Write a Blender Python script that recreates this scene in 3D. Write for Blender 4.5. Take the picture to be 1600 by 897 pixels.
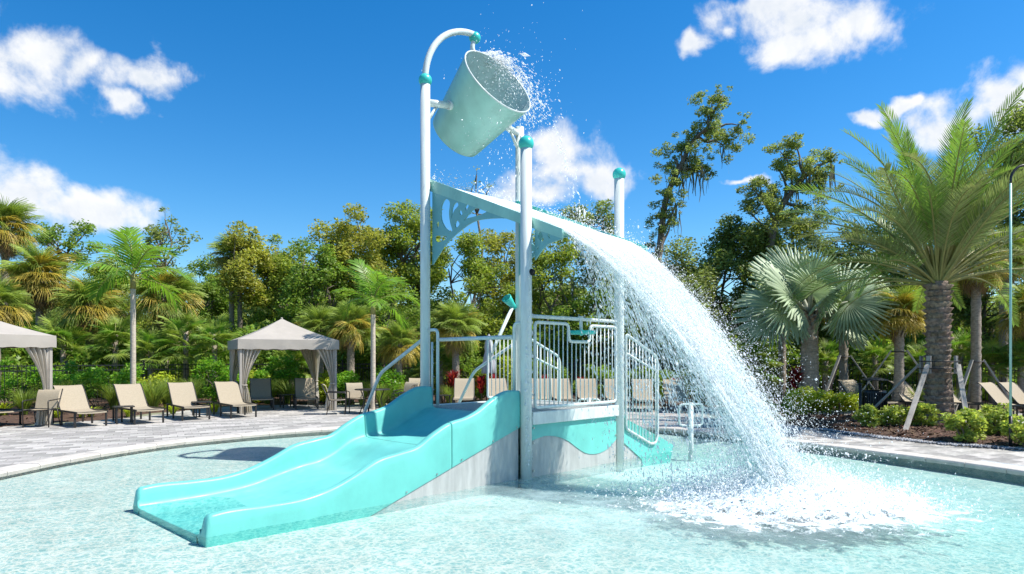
import bpy, bmesh, math, random
import numpy as np
from mathutils import Vector, Matrix

R = math.radians
random.seed(7)
rng = np.random.default_rng(7)
S = bpy.context.scene
COL = S.collection
for o in list(bpy.data.objects):
    bpy.data.objects.remove(o)

# ------------------------------------------------------------------ camera
CAM_H, FPX, HZ = 1.75, 1066.67, 558.0
cd = bpy.data.cameras.new("camera")
cd.lens, cd.sensor_width = 24.0, 36.0
cd.shift_y = (HZ - 448.5) / 1600.0
cd.clip_end = 3000
cam = bpy.data.objects.new("camera", cd)
COL.objects.link(cam)
cam.location = (0, 0, CAM_H)
cam.rotation_euler = (R(90), 0, 0)
S.camera = cam

# ------------------------------------------------------------------ view + sun + sky
S.view_settings.view_transform = 'Standard'
S.view_settings.look = 'None'
S.view_settings.exposure = 0.78
S.view_settings.gamma = 1.0
S.cycles.use_denoising = True
S.cycles.max_bounces = 10
S.cycles.diffuse_bounces = 6
S.cycles.transparent_max_bounces = 24
S.cycles.caustics_reflective = False
S.cycles.caustics_refractive = False
S.cycles.sample_clamp_indirect = 6.0

SUN_EL = 56.0
sl = bpy.data.lights.new("sun", 'SUN')
sl.energy, sl.angle, sl.color = 4.4, R(0.53), (1.0, 0.955, 0.88)
sun = bpy.data.objects.new("sun", sl)
COL.objects.link(sun)
SUN_DIR = Vector((math.cos(R(SUN_EL)), -0.12, math.sin(R(SUN_EL)))).normalized()
sun.rotation_euler = SUN_DIR.to_track_quat('Z', 'Y').to_euler()


class NT:
    """tiny node-tree writer"""
    def __init__(s, tree):
        s.t = tree
        s.n, s.l = tree.nodes, tree.links

    def node(s, typ, **kw):
        n = s.n.new(typ)
        for k, v in kw.items():
            setattr(n, k, v)
        return n

    def put(s, sock, val):
        if val is None:
            return
        if isinstance(val, bpy.types.NodeSocket):
            s.l.new(val, sock)
        else:
            if sock.type == 'RGBA' and len(val) == 3:
                val = (*val, 1)
            sock.default_value = val

    def math(s, op, a, b=None, c=None, clamp=False):
        n = s.node('ShaderNodeMath', operation=op, use_clamp=clamp)
        s.put(n.inputs[0], a); s.put(n.inputs[1], b); s.put(n.inputs[2], c)
        return n.outputs[0]

    def vmath(s, op, a, b=None):
        n = s.node('ShaderNodeVectorMath', operation=op)
        s.put(n.inputs[0], a); s.put(n.inputs[1], b)
        return n.outputs['Value'] if op in ('LENGTH', 'DOT_PRODUCT', 'DISTANCE') else n.outputs[0]

    def mix(s, fac, a, b, blend='MIX'):
        n = s.node('ShaderNodeMix', data_type='RGBA', blend_type=blend)
        s.put(n.inputs[0], fac); s.put(n.inputs[6], a); s.put(n.inputs[7], b)
        return n.outputs[2]

    def noise(s, vec, scale=5., detail=3., rough=.55, dist=0.):
        n = s.node('ShaderNodeTexNoise')
        s.put(n.inputs['Vector'], vec)
        n.inputs['Scale'].default_value = scale
        n.inputs['Detail'].default_value = detail
        n.inputs['Roughness'].default_value = rough
        n.inputs['Distortion'].default_value = dist
        return n.outputs[0]

    def remap(s, v, a, b, c=0., d=1., smooth=False):
        n = s.node('ShaderNodeMapRange', interpolation_type='SMOOTHSTEP' if smooth else 'LINEAR')
        s.put(n.inputs[0], v)
        for i, x in enumerate((a, b, c, d)):
            n.inputs[1 + i].default_value = x
        return n.outputs[0]

    def comb(s, x, y, z):
        n = s.node('ShaderNodeCombineXYZ')
        s.put(n.inputs[0], x); s.put(n.inputs[1], y); s.put(n.inputs[2], z)
        return n.outputs[0]

    def sep(s, v):
        n = s.node('ShaderNodeSeparateXYZ')
        s.put(n.inputs[0], v)
        return n.outputs


world = bpy.data.worlds.new("World")
S.world = world
world.use_nodes = True
world.cycles.sampling_method = 'MANUAL'
world.cycles.sample_map_resolution = 512
w = NT(world.node_tree)
w.n.clear()
sky = w.node('ShaderNodeTexSky', sky_type='NISHITA', sun_disc=False)
sky.sun_elevation, sky.sun_rotation = R(SUN_EL), R(90)
sky.altitude, sky.air_density, sky.dust_density, sky.ozone_density = 0., 1.0, 0.25, 2.6
hs = w.node('ShaderNodeHueSaturation')
hs.inputs['Hue'].default_value = 0.497
hs.inputs['Saturation'].default_value = 1.42
hs.inputs['Value'].default_value = 1.25
w.put(hs.inputs['Color'], sky.outputs[0])
skycol = w.mix(1.0, hs.outputs[0], (0.064, 0.075, 0.082), 'MULTIPLY')
gen = w.node('ShaderNodeTexCoord').outputs['Generated']
dx, dy, dz = w.sep(gen)
azi = w.math('ARCTAN2', dx, dy)
ele = w.math('ARCSINE', dz)
ang = w.comb(azi, ele, 0.)


def px_ang(x, y):
    return math.atan((x - 800) / FPX), math.atan((HZ - y) / math.hypot(FPX, x - 800))


# cumulus puffs: (centre x, y, radius x, radius y) as seen in the photograph, then more of the same all round
PUFF = [(60, 95, 110, 62), (-50, 110, 110, 60), (150, 120, 70, 45), (235, 112, 75, 24), (225, 160, 40, 20),
        (30, 305, 95, 62), (-60, 300, 90, 80), (110, 330, 105, 42),
        (885, 248, 74, 58), (930, 280, 52, 44), (850, 290, 70, 38),
        (1230, 25, 130, 40), (1330, 30, 100, 46), (1250, 70, 75, 34), (1095, 55, 36, 24), (1200, 5, 100, 25),
        (1560, 165, 105, 46), (1480, 195, 75, 36), (1650, 130, 110, 50), (1420, 165, 34, 16), (1355, 183, 40, 15),
        (1165, 272, 34, 9), (500, -90, 130, 45), (880, -130, 150, 50)]
PU = []
for (x, y, a, b) in PUFF:
    az, el = px_ang(x, y)
    PU.append((az, el, a / FPX * math.cos(az) ** 2 * 1.05, b / FPX * math.cos(az) * 1.1))
for k in range(16):
    az = 0.95 + (2 * math.pi - 1.9) * (k + rng.uniform(-.3, .3)) / 16
    el = rng.uniform(.12, .9)
    az = (az + math.pi) % (2 * math.pi) - math.pi
    PU.append((az, el, rng.uniform(.08, .16) / math.cos(el), rng.uniform(.04, .07)))
acc = None
warp = w.node('ShaderNodeTexNoise')
w.put(warp.inputs['Vector'], gen)
warp.inputs['Scale'].default_value = 14.
warp.inputs['Detail'].default_value = 6.
ang = w.vmath('ADD', ang, w.vmath('MULTIPLY', w.vmath('SUBTRACT', warp.outputs['Color'], (.5, .5, .5)), (.16, .09, 0)))
for (az, el, ra, re) in PU:
    d = w.vmath('SUBTRACT', ang, (az, el, 0))
    d = w.vmath('MULTIPLY', d, (1 / ra, 1 / re, 0))
    m = w.math('SUBTRACT', 1.0, w.vmath('LENGTH', d))
    acc = m if acc is None else w.math('SMOOTH_MAX', acc, m, 0.25)
n1 = w.noise(gen, 11., 9., .62, .25)
n2 = w.noise(w.vmath('ADD', gen, (0.014, 0.0, 0.022)), 11., 9., .62, .25)
accm = w.math('MAXIMUM', acc, -1.0)
dens = w.math('ADD', w.math('MULTIPLY_ADD', accm, 0.95, .10), w.math('MULTIPLY', w.math('SUBTRACT', n1, .5), 2.5))
alpha = w.remap(dens, 0.0, 0.80, smooth=True)
lit = w.math('ADD', w.math('MULTIPLY', w.math('SUBTRACT', n1, n2), 2.6), w.remap(dens, .2, 1.3, .95, .62))
lit = w.math('ADD', lit, 0.0, clamp=True)
ccol = w.mix(lit, (0.40, 0.45, 0.52), (0.60, 0.605, 0.61))
final = w.mix(w.math('MULTIPLY', alpha, .97), skycol, ccol)
bg = w.node('ShaderNodeBackground')
w.put(bg.inputs[0], final)
bg.inputs[1].default_value = 1.0
wo = w.node('ShaderNodeOutputWorld')
w.l.new(bg.outputs[0], wo.inputs[0])

# ------------------------------------------------------------------ materials
MATS = {}


def pmat(name, col, rough=.5, var=.12, scale=6., bump=0., bscale=40., metal=0., spec=.5, trans=0., island=0.,
         objrand=0., col2=None, stretch=None, coat=0.):
    m = bpy.data.materials.new(name)
    m.use_nodes = True
    t = NT(m.node_tree)
    t.n.clear()
    out = t.node('ShaderNodeOutputMaterial')
    pos = t.node('ShaderNodeTexCoord').outputs['Object']
    if stretch:
        pos = t.vmath('MULTIPLY', pos, stretch)
    n = t.noise(pos, scale, 5., .6)
    c2 = col2 or tuple(c * (1 - 1.6 * var) for c in col)
    c1 = col if col2 else tuple(min(1, c * (1 + .5 * var)) for c in col)
    c = t.mix(t.remap(n, .3, .7), c1, c2)
    if island or objrand:
        src = t.node('ShaderNodeNewGeometry').outputs['Random Per Island'] if island else \
            t.node('ShaderNodeObjectInfo').outputs['Random']
        k = island or objrand
        h = t.node('ShaderNodeHueSaturation')
        t.put(h.inputs['Color'], c)
        t.put(h.inputs['Value'], t.remap(src, 0, 1, 1 - k, 1 + k))
        wn = t.node('ShaderNodeTexWhiteNoise', noise_dimensions='1D')
        t.put(wn.inputs['W'], src)
        t.put(h.inputs['Hue'], t.remap(wn.outputs['Value'], 0, 1, .5 - .05 * k, .5 + .05 * k))
        c = h.outputs[0]
    b = t.node('ShaderNodeBsdfPrincipled')
    t.put(b.inputs['Base Color'], c)
    t.put(b.inputs['Roughness'], t.remap(t.noise(pos, scale * 2.3, 4., .6), .3, .7, rough * .78, min(1., rough * 1.25)))
    b.inputs['Metallic'].default_value = metal
    b.inputs['Specular IOR Level'].default_value = spec
    b.inputs['Coat Weight'].default_value = coat
    if bump:
        bn = t.node('ShaderNodeBump')
        bn.inputs['Strength'].default_value = bump
        bn.inputs['Distance'].default_value = .02
        t.put(bn.inputs['Height'], t.noise(pos, bscale, 4., .6))
        t.l.new(bn.outputs[0], b.inputs['Normal'])
    sh = b.outputs[0]
    if trans:
        tr = t.node('ShaderNodeBsdfTranslucent')
        t.put(tr.inputs[0], t.mix(.5, c, t.mix(1., c, (1.5, 1.5, .6), 'MULTIPLY')))
        mx = t.node('ShaderNodeMixShader')
        mx.inputs[0].default_value = trans
        t.l.new(sh, mx.inputs[1]); t.l.new(tr.outputs[0], mx.inputs[2])
        sh = mx.outputs[0]
    t.l.new(sh, out.inputs[0])
    MATS[name] = m
    return m


M = MATS
pmat('teal_plastic', (0.155, 0.555, 0.495), .40, .09, 2.5, .05, 45., spec=.4, stretch=(1, 1, .6))
pmat('teal_paint', (0.04, 0.52, 0.46), .35, .08, 4.)
pmat('white_paint', (0.66, 0.715, 0.695), .3, .10, 8., .02, 30., coat=.15, stretch=(1.4, 1.4, .3))
pmat('mint_paint', (0.31, 0.585, 0.52), .34, .12, 3., .04, 20., stretch=(1, 1, .5))
pmat('bucket_inside', (0.42, 0.55, 0.55), .5, .12, 5., .05, 30.)
pmat('grey_panel', (0.46, 0.465, 0.45), .5, .16, 7., .05, 50., stretch=(1.6, 1.6, .25))
pmat('panel_blue', (0.17, 0.41, 0.43), .35, .06, 3.)
pmat('grating', (0.45, 0.47, 0.46), .5, .2, 30., .3, 90.)
pmat('dark_hole', (0.01, 0.01, 0.012), .9)
pmat('steel', (0.55, 0.56, 0.56), .3, .1, 8., metal=1.)
pmat('bronze_metal', (0.022, 0.020, 0.019), .4, .2, 10., spec=.5)
pmat('black_metal', (0.012, 0.013, 0.014), .45, .2, 10.)
pmat('tan_sling', (0.37, 0.31, 0.22), .8, .10, 40., .25, 160.)
pmat('canvas', (0.385, 0.35, 0.305), .85, .07, 2.5, .15, 8.)
pmat('curtain', (0.60, 0.55, 0.49), .85, .08, 3., .1, 30., trans=.25)
pmat('umbrella_cloth', (0.42, 0.42, 0.44), .85, .12, 5., .2, 20.)
pmat('paver', (0.405, 0.385, 0.355), .8, .16, 9., .25, 60., objrand=.32)
pmat('paver_joined', (0.405, 0.385, 0.355), .8, .16, 9., .25, 60., island=.32)
pmat('paver_sand', (0.30, 0.27, 0.23), .95, .2, 20., .3, 80.)
pmat('coping', (0.55, 0.51, 0.455), .75, .10, 8., .25, 70., objrand=.07)
pmat('pool_tile', (0.66, 0.62, 0.53), .6, .15, 12., .1, 40.)
pmat('mulch', (0.115, 0.062, 0.038), .95, .35, 14., .9, 45., col2=(0.05, 0.027, 0.017))
pmat('mulch_chip', (0.13, 0.07, 0.042), .95, .3, 10., island=.5)
pmat('pebble', (0.32, 0.33, 0.35), .7, .2, 10., island=.5)
pmat('lawn', (0.06, 0.09, 0.025), .95, .4, 2., .8, 30., col2=(0.10, 0.09, 0.04))
pmat('grate_white', (0.72, 0.72, 0.69), .5, .06)
pmat('bark_grey', (0.20, 0.165, 0.13), .95, .35, 9., .8, 30., stretch=(1, 1, .3))
pmat('bark_palm', (0.36, 0.30, 0.24), .95, .3, 10., .8, 30., stretch=(1, 1, 2.5))
pmat('bark_pale', (0.58, 0.50, 0.40), .9, .2, 10., .5, 30., stretch=(1, 1, 3.))
pmat('bark_date', (0.30, 0.22, 0.155), .95, .35, 12., .8, 40., island=.3)
pmat('wood_brace', (0.40, 0.37, 0.33), .8, .25, 6., .4, 40., stretch=(1, 1, .2))
pmat('strap', (0.03, 0.03, 0.032), .6)
LEAF = dict(rough=.5, var=.2, scale=.7, spec=.35)
pmat('leaf_olive', (0.32, 0.40, 0.06), trans=.55, island=.38, **LEAF)
pmat('leaf_gold', (0.42, 0.43, 0.075), trans=.55, island=.38, **LEAF)
pmat('leaf_green', (0.24, 0.36, 0.055), trans=.55, island=.38, **LEAF)
pmat('leaf_oak', (0.28, 0.345, 0.095), trans=.52, island=.42, **LEAF)
pmat('leaf_shrub', (0.21, 0.42, 0.036), trans=.45, island=.4, **LEAF)
pmat('leaf_lime', (0.44, 0.52, 0.04), trans=.35, island=.35, **LEAF)
pmat('leaf_pale', (0.42, 0.50, 0.10), trans=.45, island=.4, **LEAF)
pmat('leaf_dark', (0.20, 0.27, 0.065), trans=.5, island=.45, **LEAF)
pmat('leaf_red', (0.30, 0.025, 0.035), trans=.52, island=.42, **LEAF)
pmat('grass_blade', (0.24, 0.33, 0.06), trans=.45, island=.4, **LEAF)
pmat('frond_sabal', (0.30, 0.40, 0.065), rough=.42, var=.25, scale=1.2, trans=.4, island=.25, spec=.4)
pmat('frond_sabal_yellow', (0.46, 0.36, 0.05), rough=.5, var=.3, scale=1.5, trans=.3, island=.3)
pmat('frond_dead', (0.34, 0.215, 0.10), rough=.9, var=.3, scale=2., trans=.15, island=.35)
pmat('frond_bismarck', (0.38, 0.48, 0.31), rough=.5, var=.15, scale=1., trans=.18, island=.15, spec=.4)
pmat('frond_date', (0.22, 0.37, 0.075), rough=.42, var=.2, scale=1., trans=.35, island=.25, spec=.4)
pmat('frond_date_grey', (0.32, 0.39, 0.15), rough=.5, var=.2, scale=1., trans=.2, island=.3, spec=.3)
pmat('frond_green', (0.19, 0.36, 0.040), rough=.4, var=.2, scale=1., trans=.45, island=.25, spec=.4)
pmat('petiole', (0.30, 0.29, 0.09), rough=.5, var=.2, scale=3.)
pmat('petiole_pale', (0.42, 0.43, 0.34), rough=.5, var=.15, scale=3.)
pmat('moss', (0.20, 0.195, 0.135), rough=.95, var=.3, scale=3., trans=.2, island=.3)


def water_drop_mat():
    m = bpy.data.materials.new('water_drops')
    m.use_nodes = True
    t = NT(m.node_tree); t.n.clear()
    d = t.node('ShaderNodeBsdfDiffuse'); d.inputs[0].default_value = (.535, .538, .54, 1)
    tr = t.node('ShaderNodeBsdfTranslucent'); tr.inputs[0].default_value = (.535, .538, .54, 1)
    g = t.node('ShaderNodeBsdfGlossy'); g.inputs['Roughness'].default_value = .15
    tp = t.node('ShaderNodeBsdfTransparent'); tp.inputs[0].default_value = (.99, 1, 1, 1)

    def mx(f, a, b):
        n = t.node('ShaderNodeMixShader'); n.inputs[0].default_value = f
        t.l.new(a.outputs[0], n.inputs[1]); t.l.new(b.outputs[0], n.inputs[2]); return n
    # aerated drops pass light on many times: front and back scattering add up
    ad = t.node('ShaderNodeAddShader')
    t.l.new(d.outputs[0], ad.inputs[0]); t.l.new(tr.outputs[0], ad.inputs[1])
    s = ad; s = mx(.10, s, g); s = mx(.30, s, tp)
    o = t.node('ShaderNodeOutputMaterial'); t.l.new(s.outputs[0], o.inputs[0])
    MATS['water_drops'] = m


def water_sheet_mat():
    """streaky aerated sheet: uv.x across, uv.y along the flow (metres)"""
    m = bpy.data.materials.new('water_sheet')
    m.use_nodes = True
    t = NT(m.node_tree); t.n.clear()
    uv = t.node('ShaderNodeUVMap'); uv.uv_map = 'flow'
    ux, uy, _ = t.sep(uv.outputs[0])
    p = t.comb(t.math('MULTIPLY', ux, 9.), t.math('MULTIPLY', uy, 2.0), 0.)
    n = t.noise(p, 1.6, 6., .65, .8)
    n2 = t.noise(t.comb(t.math('MULTIPLY', ux, 22.), t.math('MULTIPLY', uy, 5.0), 3.), 1.5, 4., .6, .5)
    k = t.math('ADD', t.math('MULTIPLY', n, .65), t.math('MULTIPLY', n2, .35))
    far = t.remap(uy, 2.7, 4.3, -.02, .36)
    al = t.math('MULTIPLY', t.remap(t.math('SUBTRACT', k, far), .34, .52, .18, .95, True), t.remap(uy, 3.6, 5.0, 1., .0))
    d = t.node('ShaderNodeBsdfDiffuse'); d.inputs[0].default_value = (.56, .585, .59, 1)
    tr = t.node('ShaderNodeBsdfTranslucent'); tr.inputs[0].default_value = (.44, .46, .46, 1)
    tp = t.node('ShaderNodeBsdfTransparent'); tp.inputs[0].default_value = (.94, .98, .98, 1)
    g = t.node('ShaderNodeBsdfGlossy'); g.inputs['Roughness'].default_value = .12
    bn = t.node('ShaderNodeBump'); bn.inputs['Strength'].default_value = .6; bn.inputs['Distance'].default_value = .04
    t.put(bn.inputs['Height'], k)
    for q in (d, tr, g):
        t.l.new(bn.outputs[0], q.inputs['Normal'])
    a = t.node('ShaderNodeAddShader')
    t.l.new(d.outputs[0], a.inputs[0]); t.l.new(tr.outputs[0], a.inputs[1])
    b = t.node('ShaderNodeMixShader'); b.inputs[0].default_value = .1
    t.l.new(a.outputs[0], b.inputs[1]); t.l.new(g.outputs[0], b.inputs[2])
    c = t.node('ShaderNodeMixShader'); t.put(c.inputs[0], al)
    t.l.new(tp.outputs[0], c.inputs[1]); t.l.new(b.outputs[0], c.inputs[2])
    o = t.node('ShaderNodeOutputMaterial'); t.l.new(c.outputs[0], o.inputs[0])
    MATS['water_sheet'] = m


LAND = (3.3, 8.05)


def pool_water_mat():
    m = bpy.data.materials.new('pool_water')
    m.use_nodes = True
    t = NT(m.node_tree); t.n.clear()
    pos = t.node('ShaderNodeTexCoord').outputs['Object']
    # ripples
    h1 = t.noise(pos, 3.2, 3., .55, .6)
    h2 = t.noise(pos, 11., 3., .6, 1.0)
    h = t.math('ADD', t.math('MULTIPLY', h1, .6), t.math('MULTIPLY', h2, .4))
    bn = t.node('ShaderNodeBump'); bn.inputs['Strength'].default_value = .55; bn.inputs['Distance'].default_value = .06
    t.put(bn.inputs['Height'], h)
    # caustic light painted as a cell-edge net into the surface colour
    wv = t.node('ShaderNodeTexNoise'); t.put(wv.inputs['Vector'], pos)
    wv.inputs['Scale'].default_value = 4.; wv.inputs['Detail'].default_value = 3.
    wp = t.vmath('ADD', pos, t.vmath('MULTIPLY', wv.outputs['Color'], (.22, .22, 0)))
    caustic_lines = None
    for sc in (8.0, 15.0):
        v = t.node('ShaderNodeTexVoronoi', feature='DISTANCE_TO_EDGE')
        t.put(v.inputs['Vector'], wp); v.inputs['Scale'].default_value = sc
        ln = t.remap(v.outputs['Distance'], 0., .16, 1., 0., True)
        caustic_lines = ln if caustic_lines is None else t.math('MAXIMUM', caustic_lines, ln)
    caustic_tint = t.mix(caustic_lines, (.60, .79, .82), (1., 1., 1.))
    tp = t.node('ShaderNodeBsdfTransparent'); t.put(tp.inputs[0], caustic_tint)
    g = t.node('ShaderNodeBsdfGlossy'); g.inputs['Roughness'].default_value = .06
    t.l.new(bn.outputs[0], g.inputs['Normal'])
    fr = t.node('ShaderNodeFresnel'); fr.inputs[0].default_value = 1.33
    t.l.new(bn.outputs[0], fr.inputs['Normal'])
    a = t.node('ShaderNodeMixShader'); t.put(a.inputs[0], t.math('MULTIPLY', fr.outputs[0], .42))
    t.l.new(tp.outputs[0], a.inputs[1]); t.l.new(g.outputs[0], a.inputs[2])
    # foam and bubbles where the stream lands
    d = t.vmath('SUBTRACT', pos, (LAND[0], LAND[1], 0))
    d = t.vmath('MULTIPLY', d, (1 / 1.85, 1 / 1.25, 0))
    ln = t.vmath('LENGTH', d)
    fn = t.noise(pos, 5., 7., .68, .6)
    fo = t.math('ADD', t.math('SUBTRACT', 1., ln), t.math('MULTIPLY', t.math('SUBTRACT', fn, .5), 2.1))
    foam = t.remap(fo, -.15, .40, 0., .97, True)
    d2 = t.vmath('MULTIPLY', t.vmath('SUBTRACT', pos, (2.3, 8.7, 0)), (1 / 4.6, 1 / 3.4, 0))
    milk = t.remap(t.vmath('LENGTH', d2), .2, 1.1, .42, .0, True)
    milk = t.math('MULTIPLY', milk, t.remap(t.noise(pos, 1.6, 5., .65, .7), .3, .7, .35, 1.25))
    cov = t.math('MAXIMUM', foam, milk)
    df = t.node('ShaderNodeBsdfDiffuse')
    t.put(df.inputs[0], t.mix(foam, (.62, .82, .82), (.93, .94, .94)))
    bf = t.node('ShaderNodeBump'); bf.inputs['Strength'].default_value = .8; bf.inputs['Distance'].default_value = .08
    t.put(bf.inputs['Height'], fn); t.l.new(bf.outputs[0], df.inputs['Normal'])
    b = t.node('ShaderNodeMixShader'); t.put(b.inputs[0], cov)
    t.l.new(a.outputs[0], b.inputs[1]); t.l.new(df.outputs[0], b.inputs[2])
    va = t.node('ShaderNodeVolumeAbsorption')
    va.inputs['Color'].default_value = (.05, .95, .97, 1)
    va.inputs['Density'].default_value = .30
    o = t.node('ShaderNodeOutputMaterial')
    t.l.new(b.outputs[0], o.inputs[0]); t.l.new(va.outputs[0], o.inputs['Volume'])
    MATS['pool_water'] = m


def foam_mat():
    m = bpy.data.materials.new('foam')
    m.use_nodes = True
    t = NT(m.node_tree); t.n.clear()
    pos = t.node('ShaderNodeTexCoord').outputs['Object']
    d = t.vmath('MULTIPLY', t.vmath('SUBTRACT', pos, (LAND[0], LAND[1], 0)), (1 / 1.75, 1 / 1.1, 0))
    n = t.noise(pos, 7., 7., .7, .5)
    cov = t.math('ADD', t.math('SUBTRACT', 1.0, t.vmath('LENGTH', d)), t.math('MULTIPLY', t.math('SUBTRACT', n, .5), 2.4))
    al = t.remap(cov, .02, .42, .0, .96, True)
    df = t.node('ShaderNodeBsdfDiffuse'); t.put(df.inputs[0], t.mix(t.remap(n, .35, .6), (.66, .84, .86), (.90, .93, .935)))
    bn = t.node('ShaderNodeBump'); bn.inputs['Strength'].default_value = .7; bn.inputs['Distance'].default_value = .05
    t.put(bn.inputs['Height'], t.noise(pos, 26., 5., .7)); t.l.new(bn.outputs[0], df.inputs['Normal'])
    tp = t.node('ShaderNodeBsdfTransparent')
    mx = t.node('ShaderNodeMixShader'); t.put(mx.inputs[0], al)
    t.l.new(tp.outputs[0], mx.inputs[1]); t.l.new(df.outputs[0], mx.inputs[2])
    o = t.node('ShaderNodeOutputMaterial'); t.l.new(mx.outputs[0], o.inputs[0])
    MATS['foam'] = m


water_drop_mat(); water_sheet_mat(); pool_water_mat(); foam_mat()
pmat('pool_plaster', (0.62, 0.60, 0.535), .8, .10, 2.2, .15, 60.)


# ------------------------------------------------------------------ mesh helpers
def tag(o, label=None, cat=None, group=None, kind=None):
    for k, v in (('label', label), ('category', cat), ('group', group), ('kind', kind)):
        if v:
            o[k] = v
    return o


def empty(name, loc=(0, 0, 0), rz=0., label=None, cat=None, group=None):
    o = bpy.data.objects.new(name, None)
    o.empty_display_size = .2
    COL.objects.link(o)
    o.location = loc
    o.rotation_euler = (0, 0, rz)
    return tag(o, label, cat, group)


def link(name, me, parent=None, mat=None):
    if mat and not me.materials:
        me.materials.append(M[mat])
    o = bpy.data.objects.new(name, me)
    COL.objects.link(o)
    if parent:
        o.parent = parent
    return o


def copy_tree(o, parent=None):
    c = o.copy()
    COL.objects.link(c)
    c.parent = parent
    for ch in o.children:
        copy_tree(ch, c)
    return c


def fast(name, V, F, mat, smooth=False):
    """big meshes: V (n,3), F (m,k) with one k"""
    V = np.asarray(V, np.float32); F = np.asarray(F, np.int32)
    me = bpy.data.meshes.new(name)
    me.vertices.add(len(V)); me.vertices.foreach_set('co', V.ravel())
    me.loops.add(F.size); me.loops.foreach_set('vertex_index', F.ravel())
    me.polygons.add(len(F))
    me.polygons.foreach_set('loop_start', np.arange(0, F.size, F.shape[1], dtype=np.int32))
    if smooth:
        me.polygons.foreach_set('use_smooth', np.ones(len(F), bool))
    me.update(calc_edges=True)
    me.materials.append(M[mat])
    return me


def frames(P):
    P = np.asarray(P, float)
    T = np.gradient(P, axis=0)
    T /= np.linalg.norm(T, axis=1)[:, None] + 1e-9
    up = np.array([0, 0, 1.]) if abs(T[0][2]) < .9 else np.array([1., 0, 0])
    N = []
    n = np.cross(up, T[0]); n /= np.linalg.norm(n)
    for t in T:
        n = n - t * np.dot(n, t)
        n /= np.linalg.norm(n) + 1e-9
        N.append(n.copy())
    N = np.array(N)
    return T, N, np.cross(T, N)


def catmull(P, n):
    P = np.asarray(P, float)
    Q = np.vstack([2 * P[0] - P[1], P, 2 * P[-1] - P[-2]])
    out = []
    segs = len(P) - 1
    for i in range(n):
        s = i / (n - 1) * segs
        k = min(int(s), segs - 1); t = s - k
        a, b, c, d = Q[k], Q[k + 1], Q[k + 2], Q[k + 3]
        out.append(.5 * (2 * b + (c - a) * t + (2 * a - 5 * b + 4 * c - d) * t * t + (3 * b - a - 3 * c + d) * t ** 3))
    return np.array(out)


def fillet(P, r, closed=False, n=5):
    P = [np.asarray(p, float) for p in P]
    out = []
    m = len(P)
    for i in range(m):
        if not closed and i in (0, m - 1):
            out.append(P[i]); continue
        a, b, c = P[i - 1], P[i], P[(i + 1) % m]
        d1, d2 = a - b, c - b
        l1, l2 = np.linalg.norm(d1), np.linalg.norm(d2)
        k = min(r, l1 * .45, l2 * .45)
        p, q = b + d1 / l1 * k, b + d2 / l2 * k
        for s in np.linspace(0, 1, n):
            out.append((1 - s) ** 2 * p + 2 * s * (1 - s) * b + s * s * q)
    return np.array(out)


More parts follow.
